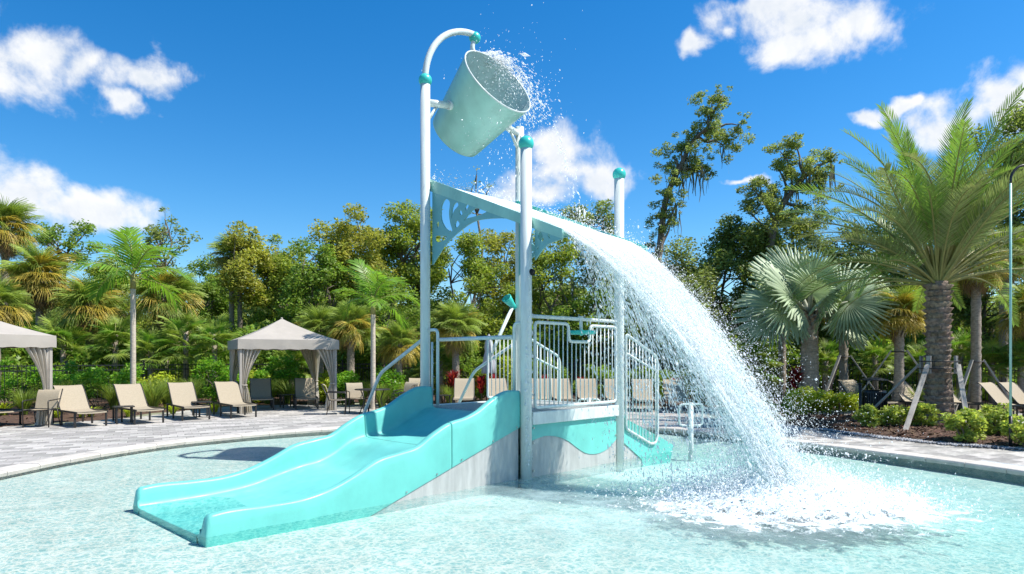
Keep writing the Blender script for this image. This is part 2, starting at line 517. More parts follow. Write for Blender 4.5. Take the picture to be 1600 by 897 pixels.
class MB:
    def __init__(s):
        s.v, s.f, s.s = [], [], []

    def add(s, V, F, smooth=False):
        o = len(s.v)
        s.v += [tuple(map(float, p)) for p in V]
        s.f += [tuple(i + o for i in f) for f in F]
        s.s += [smooth] * len(F)

    def tube(s, P, r, n=10, closed=False, caps=True):
        P = np.asarray(P, float)
        m = len(P)
        rr = np.full(m, r, float) if np.isscalar(r) else np.asarray(r, float)
        if closed:
            T = np.roll(P, -1, 0) - np.roll(P, 1, 0)
            T /= np.linalg.norm(T, axis=1)[:, None]
            # planar loops only
            nn = np.cross(P[1] - P[0], P[m // 2] - P[0]); nn /= np.linalg.norm(nn)
            B = np.tile(nn, (m, 1)); N = np.cross(B, T)
        else:
            T, N, B = frames(P)
        a = np.linspace(0, 2 * np.pi, n, endpoint=False)
        V = (P[:, None] + rr[:, None, None] * (np.cos(a)[None, :, None] * N[:, None] + np.sin(a)[None, :, None] * B[:, None])).reshape(-1, 3)
        F = []
        for i in range(m if closed else m - 1):
            j = (i + 1) % m
            for k in range(n):
                l = (k + 1) % n
                F.append((i * n + k, i * n + l, j * n + l, j * n + k))
        s.add(V, F, True)
        if caps and not closed:
            o = len(s.v) - m * n
            s.f.append(tuple(o + k for k in reversed(range(n)))); s.s.append(False)
            s.f.append(tuple(o + (m - 1) * n + k for k in range(n))); s.s.append(False)

    def box(s, c, size, rot=None, bev=.0):
        bm = bmesh.new()
        bmesh.ops.create_cube(bm, size=1.)
        bmesh.ops.scale(bm, vec=size, verts=bm.verts)
        if bev:
            bmesh.ops.bevel(bm, geom=bm.edges[:], offset=min(bev, min(size) * .45), segments=2, affect='EDGES', profile=.6)
        Mx = Matrix.Translation(c)
        if rot is not None:
            Mx = Mx @ (rot.to_4x4() if hasattr(rot, 'to_4x4') else Matrix.Rotation(rot, 4, 'Z'))
        bm.transform(Mx)
        bm.verts.index_update()
        s.add([v.co for v in bm.verts], [tuple(v.index for v in f.verts) for f in bm.faces])
        bm.free()

    def beam(s, a, b, wd, ht, bev=.004):
        a, b = Vector(a), Vector(b)
        d = b - a
        q = d.to_track_quat('X', 'Z')
        s.box((a + b) / 2, (d.length, wd, ht), q.to_matrix(), bev)

    def lathe(s, prof, n=24, mat=None, wob=None):
        """prof [(r,z)] about z; mat 4x4"""
        V = []
        for (r, z) in prof:
            for k in range(n):
                a = 2 * math.pi * k / n
                q = r * (wob(a, z) if wob else 1.)
                p = Vector((q * math.cos(a), q * math.sin(a), z))
                V.append(mat @ p if mat else p)
        F = []
        for i in range(len(prof) - 1):
            for k in range(n):
                l = (k + 1) % n
                F.append((i * n + k, i * n + l, (i + 1) * n + l, (i + 1) * n + k))
        s.add(V, F, True)

    def ball(s, c, r, n=16, sz=1.):
        prof = [(max(1e-4, r * math.sin(math.pi * i / 10)), -r * sz * math.cos(math.pi * i / 10)) for i in range(11)]
        s.lathe(prof, n, Matrix.Translation(c))

    def prism(s, poly, axis, a, b):
        """polygon of 2-D points extruded from a to b along axis ('u': pts are (v,z); 'v': (u,z); 'z': (x,y))"""
        def P(p, h):
            return {'u': (h, p[0], p[1]), 'v': (p[0], h, p[1]), 'z': (p[0], p[1], h)}[axis]
        n = len(poly)
        V = [P(p, a) for p in poly] + [P(p, b) for p in poly]
        F = [tuple(range(n)), tuple(reversed(range(n, 2 * n)))]
        F += [(i, i + n, (i + 1) % n + n, (i + 1) % n) for i in range(n)]
        s.add(V, F)

    def mesh(s, name, mat):
        me = bpy.data.meshes.new(name)
        me.from_pydata(s.v, [], s.f)
        me.polygons.foreach_set('use_smooth', s.s)
        bm = bmesh.new(); bm.from_mesh(me)
        bmesh.ops.recalc_face_normals(bm, faces=bm.faces[:])
        bm.to_mesh(me); bm.free()
        me.materials.append(M[mat])
        me.update()
        return me

    def build(s, name, mat, parent=None):
        return link(name, s.mesh(name, mat), parent)


def at(px, Y):
    return (px - 800) / FPX * Y


def zat(py, Y):
    return CAM_H - (py - HZ) * Y / FPX


def gnd(px, py, z=0.):
    Y = FPX * (CAM_H - z) / (py - HZ)
    return (px - 800) / FPX * Y, Y


# ------------------------------------------------------------------ setting: pool, deck, beds, ground
POOL = [(-7.6, 8.2), (-7.49, 9.98), (-7.25, 11.81), (-6.48, 13.82), (-4.49, 15.94), (-2.2, 16.95), (.5, 17.2), (3.14, 16.51),
        (4.3, 15.5), (5.79, 13.42), (6.69, 11.88), (7.57, 10.08), (8.4, 7.4), (8.7, 4), (7.6, 0), (4.5, -3.2), (0, -4.2),
        (-4.5, -3.2), (-7.2, .5), (-7.7, 4.5)]
_n = len(POOL)
_pc = []
for i in range(_n):                      # closed Catmull-Rom
    a, b, c, d = (np.array(POOL[(i + k) % _n]) for k in (-1, 0, 1, 2))
    for t in np.linspace(0, 1, 14, endpoint=False):
        _pc.append(.5 * (2 * b + (c - a) * t + (2 * a - 5 * b + 4 * c - d) * t * t + (3 * b - a - 3 * c + d) * t ** 3))
_pc = np.array(_pc)
_sg = np.linalg.norm(np.roll(_pc, -1, 0) - _pc, axis=1)
_cum = np.concatenate([[0], np.cumsum(_sg)])
PERIM = _cum[-1]
_pcl = np.vstack([_pc, _pc[:1]])


def pool_pt(s):
    s = np.asarray(s) % PERIM
    return np.stack([np.interp(s, _cum, _pcl[:, 0]), np.interp(s, _cum, _pcl[:, 1])], -1)


def pool_nrm(s):
    t = pool_pt(np.asarray(s) + .05) - pool_pt(np.asarray(s) - .05)
    n = np.stack([-t[..., 1], t[..., 0]], -1)       # outline runs clockwise seen from above -> left is outside
    return n / np.linalg.norm(n, axis=-1, keepdims=True)


NP = 160
SS = np.linspace(0, PERIM, NP, endpoint=False)
PP, PN = pool_pt(SS), pool_nrm(SS)


def ring(name, A, B, za, zb, mat, kind='structure', label=None, cat=None, sub=1):
    """sheet between two closed outlines with the same number of points"""
    V, F = [], []
    for j in range(sub + 1):
        t = j / sub
        Q = A * (1 - t) + B * t
        z = za * (1 - t) + zb * t
        V.append(np.column_stack([Q, np.full(len(Q), z) if np.isscalar(z) else z]))
    n = len(A)
    for j in range(sub):
        for i in range(n):
            k = (i + 1) % n
            F.append((j * n + i, (j + 1) * n + i, (j + 1) * n + k, j * n + k))
    me = fast(name, np.vstack(V), F, mat, True)
    return tag(link(name, me), label, cat, kind=kind)


def floor_z(x, y):
    x = np.asarray(x); y = np.asarray(y)
    return -.05 - .010 * np.clip(x + 7.6, 0, 8.) - .034 * np.logaddexp(0, (x - .8) * 1.5) / 1.5 - .015 * np.clip(6 - y, 0, 6)


# pool floor
cen = np.array([.4, 6.8])
V = []; F = []
LV = 30
for j in range(LV + 1):
    t = j / LV
    Q = cen * (1 - t) + (PP + PN * .02) * t
    sm_ = np.clip((t - .72) / .28, 0, 1); sm_ = sm_ * sm_ * (3 - 2 * sm_)
    V.append(np.column_stack([Q, floor_z(Q[:, 0], Q[:, 1]) * (1 - .62 * sm_ * (Q[:, 0] > 0) * np.clip(Q[:, 0] / 3, 0, 1))]))
for j in range(LV):
    for i in range(NP):
        k = (i + 1) % NP
        F.append((j * NP + i, j * NP + k, (j + 1) * NP + k, (j + 1) * NP + i))
tag(link('pool_floor', fast('pool_floor', np.vstack(V), F, 'pool_plaster', True)), 'pale sandy plaster floor of the shallow pool', 'pool floor', kind='structure')
ring('pool_wall', PP + PN * .015, PP + PN * .015, floor_z(PP[:, 0], PP[:, 1]) - .05, .05, 'pool_tile', label='low cream wall around the pool rim', cat='pool wall')
# water body, closed so that depth tints it; gentle real waves on top
WV, WF = [], []
wr = 70
for j in range(wr + 1):
    t = (j / wr) ** .8
    Q = cen * (1 - t) + (PP + PN * .012) * t
    dl = np.hypot(Q[:, 0] - LAND[0], Q[:, 1] - LAND[1])
    z = .022 * np.sin(dl * 7.5 + .8 * np.sin(np.arctan2(Q[:, 1] - LAND[1], Q[:, 0] - LAND[0]) * 5)) * np.exp(-dl / 2.2) + .003 * np.sin(Q[:, 0] * 5 + Q[:, 1] * 3) + .003 * np.sin(Q[:, 1] * 6 - Q[:, 0] * 2.3)
    z = z * (1 - t ** 8)
    WV.append(np.column_stack([Q, z]))
WV.append(np.column_stack([PP + PN * .012, np.full(NP, -1.1)]))
WV.append(np.column_stack([np.repeat(cen[None], NP, 0), np.full(NP, -1.1)]))
for j in range(wr + 2):
    for i in range(NP):
        k = (i + 1) % NP
        WF.append((j * NP + i, (j + 1) * NP + i, (j + 1) * NP + k, j * NP + k))
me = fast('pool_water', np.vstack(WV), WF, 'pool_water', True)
bm = bmesh.new(); bm.from_mesh(me)
bmesh.ops.remove_doubles(bm, verts=bm.verts, dist=1e-5)
bmesh.ops.recalc_face_normals(bm, faces=bm.faces[:])
bm.to_mesh(me); bm.free()
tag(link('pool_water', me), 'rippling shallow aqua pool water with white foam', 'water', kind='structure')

# outer edge of the paved deck, same parameter order as the pool outline
DECK = [(-13.6, 8.2), (-13.2, 12.2), (-12.6, 15.9), (-10.9, 18.9), (-9.4, 23.6), (-4.2, 24.6), (.5, 24.6), (4.5, 23.6),
        (9., 22.2), (16, 20.5), (19., 16.), (20., 11.), (20, 7), (20, 2), (17, -4), (9, -9), (0, -10), (-9, -9), (-14, -4), (-14, 3)]
_dc = []
for i in range(_n):
    a, b, c, d = (np.array(DECK[(i + k) % _n]) for k in (-1, 0, 1, 2))
    for t in np.linspace(0, 1, 14, endpoint=False):
        _dc.append(.5 * (2 * b + (c - a) * t + (2 * a - 5 * b + 4 * c - d) * t * t + (3 * b - a - 3 * c + d) * t ** 3))
_dc = np.array(_dc)
DQ = np.column_stack([np.interp(SS, _cum, np.append(_dc[:, 0], _dc[0, 0])), np.interp(SS, _cum, np.append(_dc[:, 1], _dc[0, 1]))])
ang_ = DQ - cen
BEDO = DQ + ang_ / np.linalg.norm(ang_, axis=1)[:, None] * 9.5
FARO = cen + ang_ / np.linalg.norm(ang_, axis=1)[:, None] * 420.
deck = ring('pool_deck', PP + PN * .06, DQ + PN * .0, .036, .036, 'paver_sand', label='pool deck of pale grey plank pavers', cat='deck')
zb = .05 + .03 * np.sin(SS * 3.1) + .03 * np.sin(SS * 1.3)
ring('mulch_bed', DQ - PN * .02, BEDO, zb, zb + .10, 'mulch', label='brown mulch planting bed around the deck', cat='planting bed', sub=6)
ring('ground', BEDO - ang_ * .002, FARO, .10, 0., 'lawn', label='rough green ground beneath the woodland', cat='ground', sub=3)

# coping stones round the rim, one by one
cop = tag(empty('pool_coping'), 'curved cream coping stone rim around the pool', 'coping', kind='structure')
ncop = int(PERIM / .62)
for k in range(ncop):
    s0, s1 = k * PERIM / ncop + .004, (k + 1) * PERIM / ncop - .004
    sv = np.linspace(s0, s1, 4)
    P_, N_ = pool_pt(sv), pool_nrm(sv)
    mid = P_.mean(0)
    if mid[1] < 5 or mid[1] > 26:
        if mid[1] < 5 and k % 1 == 0 and mid[1] < -10:
            continue
    z0 = rng.uniform(-.002, .002)
    prof = [(-.035, .0), (-.045, .05), (-.03, .072), (.0, .078), (.30, .078), (.31, .07), (.31, .02)]
    V = []; F = []
    for i in range(4):
        for (o_, z) in prof:
            q = P_[i] + N_[i] * o_
            V.append((q[0], q[1], z + z0))
    m_ = len(prof)
    for i in range(3):
        for j in range(m_ - 1):
            F.append((i * m_ + j, i * m_ + j + 1, (i + 1) * m_ + j + 1, (i + 1) * m_ + j))
    F.append(tuple(range(m_))); F.append(tuple(reversed(range(3 * m_, 4 * m_))))
    b_ = MB(); b_.add(V, F)
    b_.build('coping_stone', 'coping', cop)

# pavers: plank pattern, clipped to the deck
DQT = DQ
PNo = PN


def inside(poly, x, y):
    n = len(poly); c = False; j = n - 1
    for i in range(n):
        if (poly[i][1] > y) != (poly[j][1] > y) and x < (poly[j][0] - poly[i][0]) * (y - poly[i][1]) / (poly[j][1] - poly[i][1]) + poly[i][0]:
            c = not c
        j = i
    return c


def clip(poly, p, n, off):
    out = []
    m = len(poly)
    for i in range(m):
        a, b = poly[i], poly[(i + 1) % m]
        da, db = np.dot(a - p, n) - off, np.dot(b - p, n) - off
        if da >= 0:
            out.append(a)
        if da * db < 0:
            out.append(a + (b - a) * da / (da - db))
    return out


PL, PW, GAP, PZ = .46, .23, .008, .056
pa = R(28)
ex, ey = np.array([math.cos(pa), math.sin(pa)]), np.array([-math.sin(pa), math.cos(pa)])
whole, cut = [], []
pool_list = PP.tolist(); deck_list = DQT.tolist()
for r in range(-60, 150):
    for c in range(-70, 80):
        ce = ex * (c * PL + (r % 3) * PL / 3) + ey * (r * PW)
        x, y = ce
        if y < 6.5 or abs(x) > y * .80 + 1.5 or y > 25:
            continue
        d2 = (PP[:, 0] - x) ** 2 + (PP[:, 1] - y) ** 2
        i = int(d2.argmin())
        if d2[i] > 1:
            if inside(pool_list, x, y) or not inside(deck_list, x, y):
                continue
            whole.append((x, y)); continue
        h1, h2 = ex * (PL - GAP) / 2, ey * (PW - GAP) / 2
        quad = [ce - h1 - h2, ce + h1 - h2, ce + h1 + h2, ce - h1 + h2]
        dd = [np.dot(q - PP[i], PN[i]) for q in quad]
        if min(dd) > .2:
            whole.append((x, y))
        elif max(dd) > .24:
            pl = clip(quad, PP[i], PN[i], .2)
            if len(pl) > 2:
                cut.append(pl)
b_ = MB()
b_.box((0, 0, 0), (PL - GAP, PW - GAP, .05), None, .006)
pm = b_.mesh('paver', 'paver')
whole.sort(key=lambda p: (p[1] ** 2 + .2 * p[0] ** 2))
vis = [p for p in whole if abs(p[0]) < p[1] * .752 and p[1] < 19]
near = set(vis[:300])
jb = MB()
for p in whole:
    if p in near:
        o = link('paver', pm, deck)
        o.location = (p[0], p[1], PZ - .025 + rng.uniform(-.0015, .0015)); o.rotation_euler = (0, 0, pa)
V0 = np.array([v.co for v in pm.vertices])
F0 = [tuple(p.vertices) for p in pm.polygons]
rot = np.array([[math.cos(pa), -math.sin(pa), 0], [math.sin(pa), math.cos(pa), 0], [0, 0, 1]])
# far pavers: plain slabs with chamfer-free tops keep the count low
top = []
for p in whole:
    if p in near:
        continue
    ce = np.array(p); h1, h2 = ex * (PL - GAP) / 2, ey * (PW - GAP) / 2
    cut.append([ce - h1 - h2, ce + h1 - h2, ce + h1 + h2, ce - h1 + h2])
for pl in cut:
    jb.prism([tuple(q) for q in pl], 'z', .03, PZ + rng.uniform(-.0015, .0015))
o = jb.build('paving', 'paver_joined', deck)
o['kind'] = 'stuff'

# planted island on the sunny side, with chips and a strip of grey pebbles
ISL = np.array([(6.95, 17.4), (7.2, 15.9), (7.7, 14.4), (8.4, 13.2), (9.5, 12.4), (11.5, 11.6), (14, 11.6), (14.6, 13.2), (13.2, 15.6),
                (11.6, 17.4), (10.2, 18.9), (8.6, 19.6), (7.4, 18.9)])
isl = []
for i in range(len(ISL)):
    a, b, c, d = (ISL[(i + k) % len(ISL)] for k in (-1, 0, 1, 2))
    for t in np.linspace(0, 1, 7, endpoint=False):
        isl.append(.5 * (2 * b + (c - a) * t + (2 * a - 5 * b + 4 * c - d) * t * t + (3 * b - a - 3 * c + d) * t ** 3))
isl = np.array(isl); ic = isl.mean(0)
V, F = [], []
zz = [.05, .10, .135, .16, .17]
for j, t in enumerate((1., .95, .85, .5, .02)):
    q = ic + (isl - ic) * t
    V.append(np.column_stack([q, zz[j] + .012 * np.sin(q[:, 0] * 5) * np.sin(q[:, 1] * 4) * (j > 0)]))
ni = len(isl)
for j in range(4):
    for i in range(ni):
        k = (i + 1) % ni
        F.append((j * ni + i, j * ni + k, (j + 1) * ni + k, (j + 1) * ni + i))
tag(link('mulch_island', fast('mulch_island', np.vstack(V), F, 'mulch', True)), 'raised brown mulch island holding the large date palm', 'planting bed', kind='structure')


def scatter_quads(pts, size, flat=.3, asp=.3):
    """loose little chips lying about"""
    n = len(pts)
    a = rng.uniform(0, 6.28, n)
    t = np.column_stack([np.cos(a), np.sin(a), rng.normal(0, flat, n)])
    u = np.column_stack([-np.sin(a), np.cos(a), rng.normal(0, flat, n)])
    L = size * rng.uniform(.5, 1.3, n)[:, None]
    W_ = L * asp
    V = np.stack([pts - t * L - u * W_, pts + t * L - u * W_, pts + t * L + u * W_, pts - t * L + u * W_], 1).reshape(-1, 3)
    return V, np.arange(4 * n).reshape(-1, 4)


n = 5200
tt = np.sqrt(rng.uniform(0, .97, n)); ii = rng.integers(0, ni, n)
q = ic + (isl[ii] - ic) * tt[:, None] + rng.normal(0, .05, (n, 2))
pts = np.column_stack([q, np.interp(tt, [0, .5, .85, .95, 1], [.17, .16, .135, .10, .06]) + .02])
m2 = 9000
k2 = rng.integers(0, NP, m2); t2 = rng.uniform(0, .55, m2)
q2 = DQ[k2] * (1 - t2[:, None]) + BEDO[k2] * t2[:, None] + rng.normal(0, .15, (m2, 2))
keep = (q2[:, 1] > 10) & (np.abs(q2[:, 0]) < q2[:, 1] * .85)
p2 = np.column_stack([q2, zb[k2] + .1 * t2 + .02])[keep]
V, F = scatter_quads(np.vstack([pts, p2]), .045)
tag(link('mulch_chips', fast('mulch_chips', V, F, 'mulch_chip')), 'loose brown mulch chips strewn over the planting beds', 'mulch', kind='stuff')


def octa(P, D, L, W_):
    """stretched eight-sided drops: centre P, axis D, half length L, half width W"""
    n = len(P)
    D = D / (np.linalg.norm(D, axis=1)[:, None] + 1e-9)
    A = np.cross(D, np.array([.31, .2, .93])); A /= np.linalg.norm(A, axis=1)[:, None] + 1e-9
    B = np.cross(D, A)
    L = L[:, None]; W_ = W_[:, None]
    V = np.stack([P + D * L, P - D * L, P + A * W_, P - A * W_, P + B * W_, P - B * W_], 1).reshape(-1, 3)
    T = np.array([(0, 2, 4), (0, 4, 3), (0, 3, 5), (0, 5, 2), (1, 4, 2), (1, 3, 4), (1, 5, 3), (1, 2, 5)])
    F = (T[None] + 6 * np.arange(n)[:, None, None]).reshape(-1, 3)
    return V, F


n = 2600
fi = rng.uniform(1 * 7, 6 * 7, n)
e0 = isl[(fi.astype(int)) % ni]; e1 = isl[(fi.astype(int) + 1) % ni]; fr_ = (fi % 1)[:, None]
q = e0 * (1 - fr_) + e1 * fr_
dirn = q - ic; dirn /= np.linalg.norm(dirn, axis=1)[:, None]
q = q + dirn * rng.normal(.02, .09, n)[:, None]
V, F = octa(np.column_stack([q, np.full(n, .085)]), rng.normal(0, 1, (n, 3)) * (1, 1, .3), rng.uniform(.018, .04, n), rng.uniform(.014, .026, n))
tag(link('pebble_strip', fast('pebble_strip', V, F, 'pebble', True)), 'strip of grey pebbles edging the mulch island', 'pebbles', kind='stuff')

# slotted white drain by the rim on the sunny side
dr = empty('drain_grate', label='white slotted drain grate set beside the curved coping', cat='drain')
sA = [s for s in SS if pool_pt(s)[0] > 7.0 and 8.2 < pool_pt(s)[1] < 11.2]
s0, s1 = min(sA), max(sA)
nb = int((s1 - s0) / .034)
bars = MB(); fr_ = MB()
for k in range(nb):
    s = s0 + (s1 - s0) * (k + .5) / nb
    p_, n_ = pool_pt(s), pool_nrm(s)
    c = p_ + n_ * .41
    bars.box((c[0], c[1], .062), (.16, .018, .016), math.atan2(n_[1], n_[0]))
o = bars.build('slat', 'grate_white', dr); o['kind'] = 'stuff'
sv = np.linspace(s0, s1, 20)
for off in (.325, .495):
    P_ = pool_pt(sv) + pool_nrm(sv) * off
    f_ = MB()
    for i in range(19):
        f_.beam((*P_[i], .064), (*P_[i + 1], .064), .012, .018, 0)
    f_.build('frame', 'grate_white', dr)

# ------------------------------------------------------------------ the water play structure (local x = u along slide axis, y = v)
PS = empty('water_play_structure', (.203, 9.82, 0), math.atan2(.719, .695),
           'teal and white water play tower with slide and tipping bucket in the pool', 'play structure')
SQ = 2.3
PR = .083


def pole(u, v, top, ball=True, mat='white_paint'):
    b = MB()
    b.tube([(u, v, -.6), (u, v, top * .5), (u, v, top)], PR, 24)
    o = b.build('pole', mat, PS)
    if ball:
        c = MB()
        c.ball((u, v, top + .02), .112, 24)
        c.build('ball_cap', 'teal_paint', o)
    f = MB()
    f.lathe([(PR + .003, -.45), (PR + .05, -.42), (PR + .05, -.40), (PR + .003, -.38)], 20, Matrix.Translation((u, v, 0)))
    f.build('base_flange', 'steel', o)
    return o


pl1 = pole(0, 0, 4.80)
pl2 = pole(SQ, 0, 4.80)
pl3 = pole(0, SQ, 6.36)
pl4 = pole(SQ, SQ, 6.15, False)
sp = MB()
sp.tube([(.02, -.05, 2.98), (.03, -.115, 2.96)], .045, 14)
sp.build('spout', 'dark_hole', pl1)
# water inlet hoop from the tall pole over the bucket
hoop = MB()
H_ = [(0, SQ, 6.36)] + [(1.15 * (1 - math.cos(a)) * 1.0, SQ, 6.40 + 1.12 * math.sin(a)) for a in np.linspace(.05, math.pi / 2 * .97, 18)]
hoop.tube(H_, .055, 16)
ho = hoop.build('inlet_hoop', 'white_paint', PS)
b = MB(); b.ball((1.13, SQ, 7.47), .105, 24); b.build('ball_cap', 'teal_paint', ho)
b = MB(); b.tube(catmull([(1.11, SQ, 7.42), (1.07, SQ, 7.28), (1.10, SQ - .02, 7.17), (1.17, SQ - .04, 7.09), (1.17, SQ - .04, 7.02)], 14), .042, 14)
b.build('spout', 'white_paint', ho)

# bucket
el = R(32)
ax = Vector((0, -math.cos(el), math.sin(el)))
BC = Vector((1.15, SQ, 6.17))
Bm = Matrix.Translation(BC) @ ax.to_track_quat('Z', 'Y').to_matrix().to_4x4()
b = MB()
b.lathe([(.002, -.66), (.30, -.665), (.47, -.66), (.50, -.635), (.51, -.60), (.60, .0), (.70, .64), (.712, .675), (.705, .69), (.692, .68)], 64, Bm)
bk = b.build('bucket', 'mint_paint', PS)
b = MB()
b.lathe([(.693, .675), (.685, .64), (.59, .0), (.50, -.58), (.46, -.62), (.002, -.63)], 64, Bm)
b.build('bucket_lining', 'bucket_inside', bk)
b = MB()
a_ = np.linspace(0, 2 * np.pi, 65)[:-1]
b.tube([Bm @ Vector((.702 * math.cos(t), .702 * math.sin(t), .683)) for t in a_], .014, 8, closed=True)
b.build('rim', 'white_paint', bk)
for sgn, uu in ((1, 0), (-1, SQ)):
    b = MB()
    b.tube([(uu + sgn * .06, SQ, 6.02), (uu + sgn * .30, SQ, 6.06), (uu + sgn * .52, SQ, 6.10)], .062, 16)
    b.tube([(uu + sgn * .05, SQ, 5.72), (uu + sgn * .26, SQ, 6.02)], .028, 10)
    b.tube([(uu + sgn * .50, SQ, 6.10), (uu + sgn * .60, SQ, 6.11)], .078, 16)
    b.build('axle_bracket', 'white_paint', PS)

# sloping deflector board and its cut-out brackets
def board_z(v):
    return 3.70 + .398 * v


bd = MB()
for (u0, u1, za, zb_) in ((.10, 2.20, 0, .05),):
    poly = [(2.28, board_z(2.28) - .02), (-.58, board_z(-.58) - .02), (-.58, board_z(-.58) + .03), (2.28, board_z(2.28) + .03)]
    bd.prism(poly, 'u', u0, u1)
board = bd.build('deflector_board', 'mint_paint', PS)
for u0, u1 in ((.085, .115), (2.185, 2.215)):
    b = MB()
    b.prism([(2.30, board_z(2.30) - .07), (-.60, board_z(-.60) - .07), (-.60, board_z(-.60) + .07), (2.30, board_z(2.30) + .13)], 'u', u0, u1)
    b.build('side_rim', 'teal_paint' if u0 > 1 else 'mint_paint', board)
HOLES = [[(1.894, 4.345), (1.993, 4.232), (1.993, 4.024), (1.874, 3.853), (1.717, 3.794), (1.768, 3.941), (1.795, 4.099), (1.776, 4.275)],
         [(1.621, 4.251), (1.717, 4.177), (1.737, 3.988), (1.679, 4.107), (1.564, 4.191)],
         [(1.451, 3.91), (1.321, 4.017), (1.139, 4.089), (0.926, 4.06), (0.926, 3.984), (1.139, 3.955), (1.358, 3.947)],
         [(2.155, 3.758), (2.053, 3.765), (1.854, 3.721), (1.894, 3.675), (2.114, 3.662)],
         [(1.413, 4.13), (1.358, 4.184), (1.321, 4.141), (1.376, 4.075)],
         [(1.554, 4.09), (1.507, 4.107), (1.469, 4.039), (1.516, 4.022)],
         [(1.652, 3.9), (1.602, 3.957), (1.537, 3.884), (1.621, 3.832)],
         [(2.124, 3.976), (2.053, 3.993), (2.074, 3.879)]]
OUT1 = [(2.22, board_z(2.22) - .04), (.09, board_z(.09) - .04), (.09, 3.66)] + \
    [tuple(p) for p in catmull([(.35, 3.80), (.69, 3.861), (1.146, 3.886), (1.476, 3.798), (1.852, 3.617), (2.097, 3.411), (2.22, 3.30)], 26)]
OUT2 = [(-.09, board_z(-.09) - .04), (-.56, board_z(-.56) - .04), (-.57, 3.39)] + [tuple(p) for p in catmull([(-.50, 3.38), (-.30, 3.33), (-.09, 3.15)], 12)]
HO2 = [[(-.14, 3.50), (-.20, 3.40), (-.26, 3.42), (-.20, 3.55)], [(-.33, 3.46), (-.38, 3.42), (-.36, 3.50)], [(-.12, 3.30), (-.16, 3.28), (-.15, 3.35)]]


def plate(name, outer, holes, u, th, mat, parent):
    cu = bpy.data.curves.new(name, 'CURVE')
    cu.dimensions = '2D'; cu.fill_mode = 'BOTH'; cu.extrude = th / 2; cu.bevel_depth = .003
    cu.resolution_u = 4
    for i, pts in enumerate([outer] + holes):
        sp_ = cu.splines.new('POLY' if i == 0 else 'POLY')
        if i:
            q = np.array(pts); nq = len(q)
            sm = []
            for k in range(nq):
                a, b_, c, d = (q[(k + j) % nq] for j in (-1, 0, 1, 2))
                for t in np.linspace(0, 1, 5, endpoint=False):
                    sm.append(.5 * (2 * b_ + (c - a) * t + (2 * a - 5 * b_ + 4 * c - d) * t * t + (3 * b_ - a - 3 * c + d) * t ** 3))
            pts = sm
        sp_.points.add(len(pts) - 1)
        for p_, c in zip(sp_.points, pts):
            p_.co = (c[0], c[1], 0, 1)
        sp_.use_cyclic_u = True
    tmp = bpy.data.objects.new('tmp', cu); COL.objects.link(tmp)
    dg = bpy.context.evaluated_depsgraph_get()
    me = bpy.data.meshes.new_from_object(tmp.evaluated_get(dg))
    bpy.data.objects.remove(tmp); bpy.data.curves.remove(cu)
    # curve plane (x=v, y=z) -> local (u, v, z)
    Mx = Matrix(((0, 0, 1, u), (1, 0, 0, 0), (0, 1, 0, 0), (0, 0, 0, 1)))
    me.transform(Mx)
    me.name = name
    me.materials.clear(); me.materials.append(M[mat])
    return link(name, me, parent)


for u in (.10, 2.20):
    plate('arch_bracket', OUT1, HOLES, u, .02, 'panel_blue', board)
    plate('arch_bracket', OUT2, HO2, u, .02, 'panel_blue', board)

# slide: two moulded sections
TT = [0, .35, .6, .9, 1.06, 1.4, 1.65, 1.92, 2.18, 2.5, 2.8, 3.1, 3.43, 3.87, 4.30, 4.44]
TZ = [1.265, 1.265, 1.17, 1.01, .955, .885, .775, .63, .585, .53, .40, .29, .225, .215, .225, .215]
BT = [0, .25, .5, .8, 1.1, 1.35, 1.6, 1.9, 2.15, 2.4, 2.75, 3.1, 3.6, 4.1, 4.55]
BZ = [.925, .91, .82, .66, .575, .555, .50, .34, .25, .215, .14, .055, .005, -.008, -.012]


def smooth_interp(x, X, Z):
    """monotone-ish cubic through points"""
    X = np.array(X); Z = np.array(Z)
    mslope = np.gradient(Z, X)
    k = np.clip(np.searchsorted(X, x) - 1, 0, len(X) - 2)
    h = X[k + 1] - X[k]; t = np.clip((x - X[k]) / h, 0, 1)
    return (2 * t ** 3 - 3 * t ** 2 + 1) * Z[k] + (t ** 3 - 2 * t ** 2 + t) * h * mslope[k] + (-2 * t ** 3 + 3 * t ** 2) * Z[k + 1] + (t ** 3 - t ** 2) * h * mslope[k + 1]


VW = 2.10


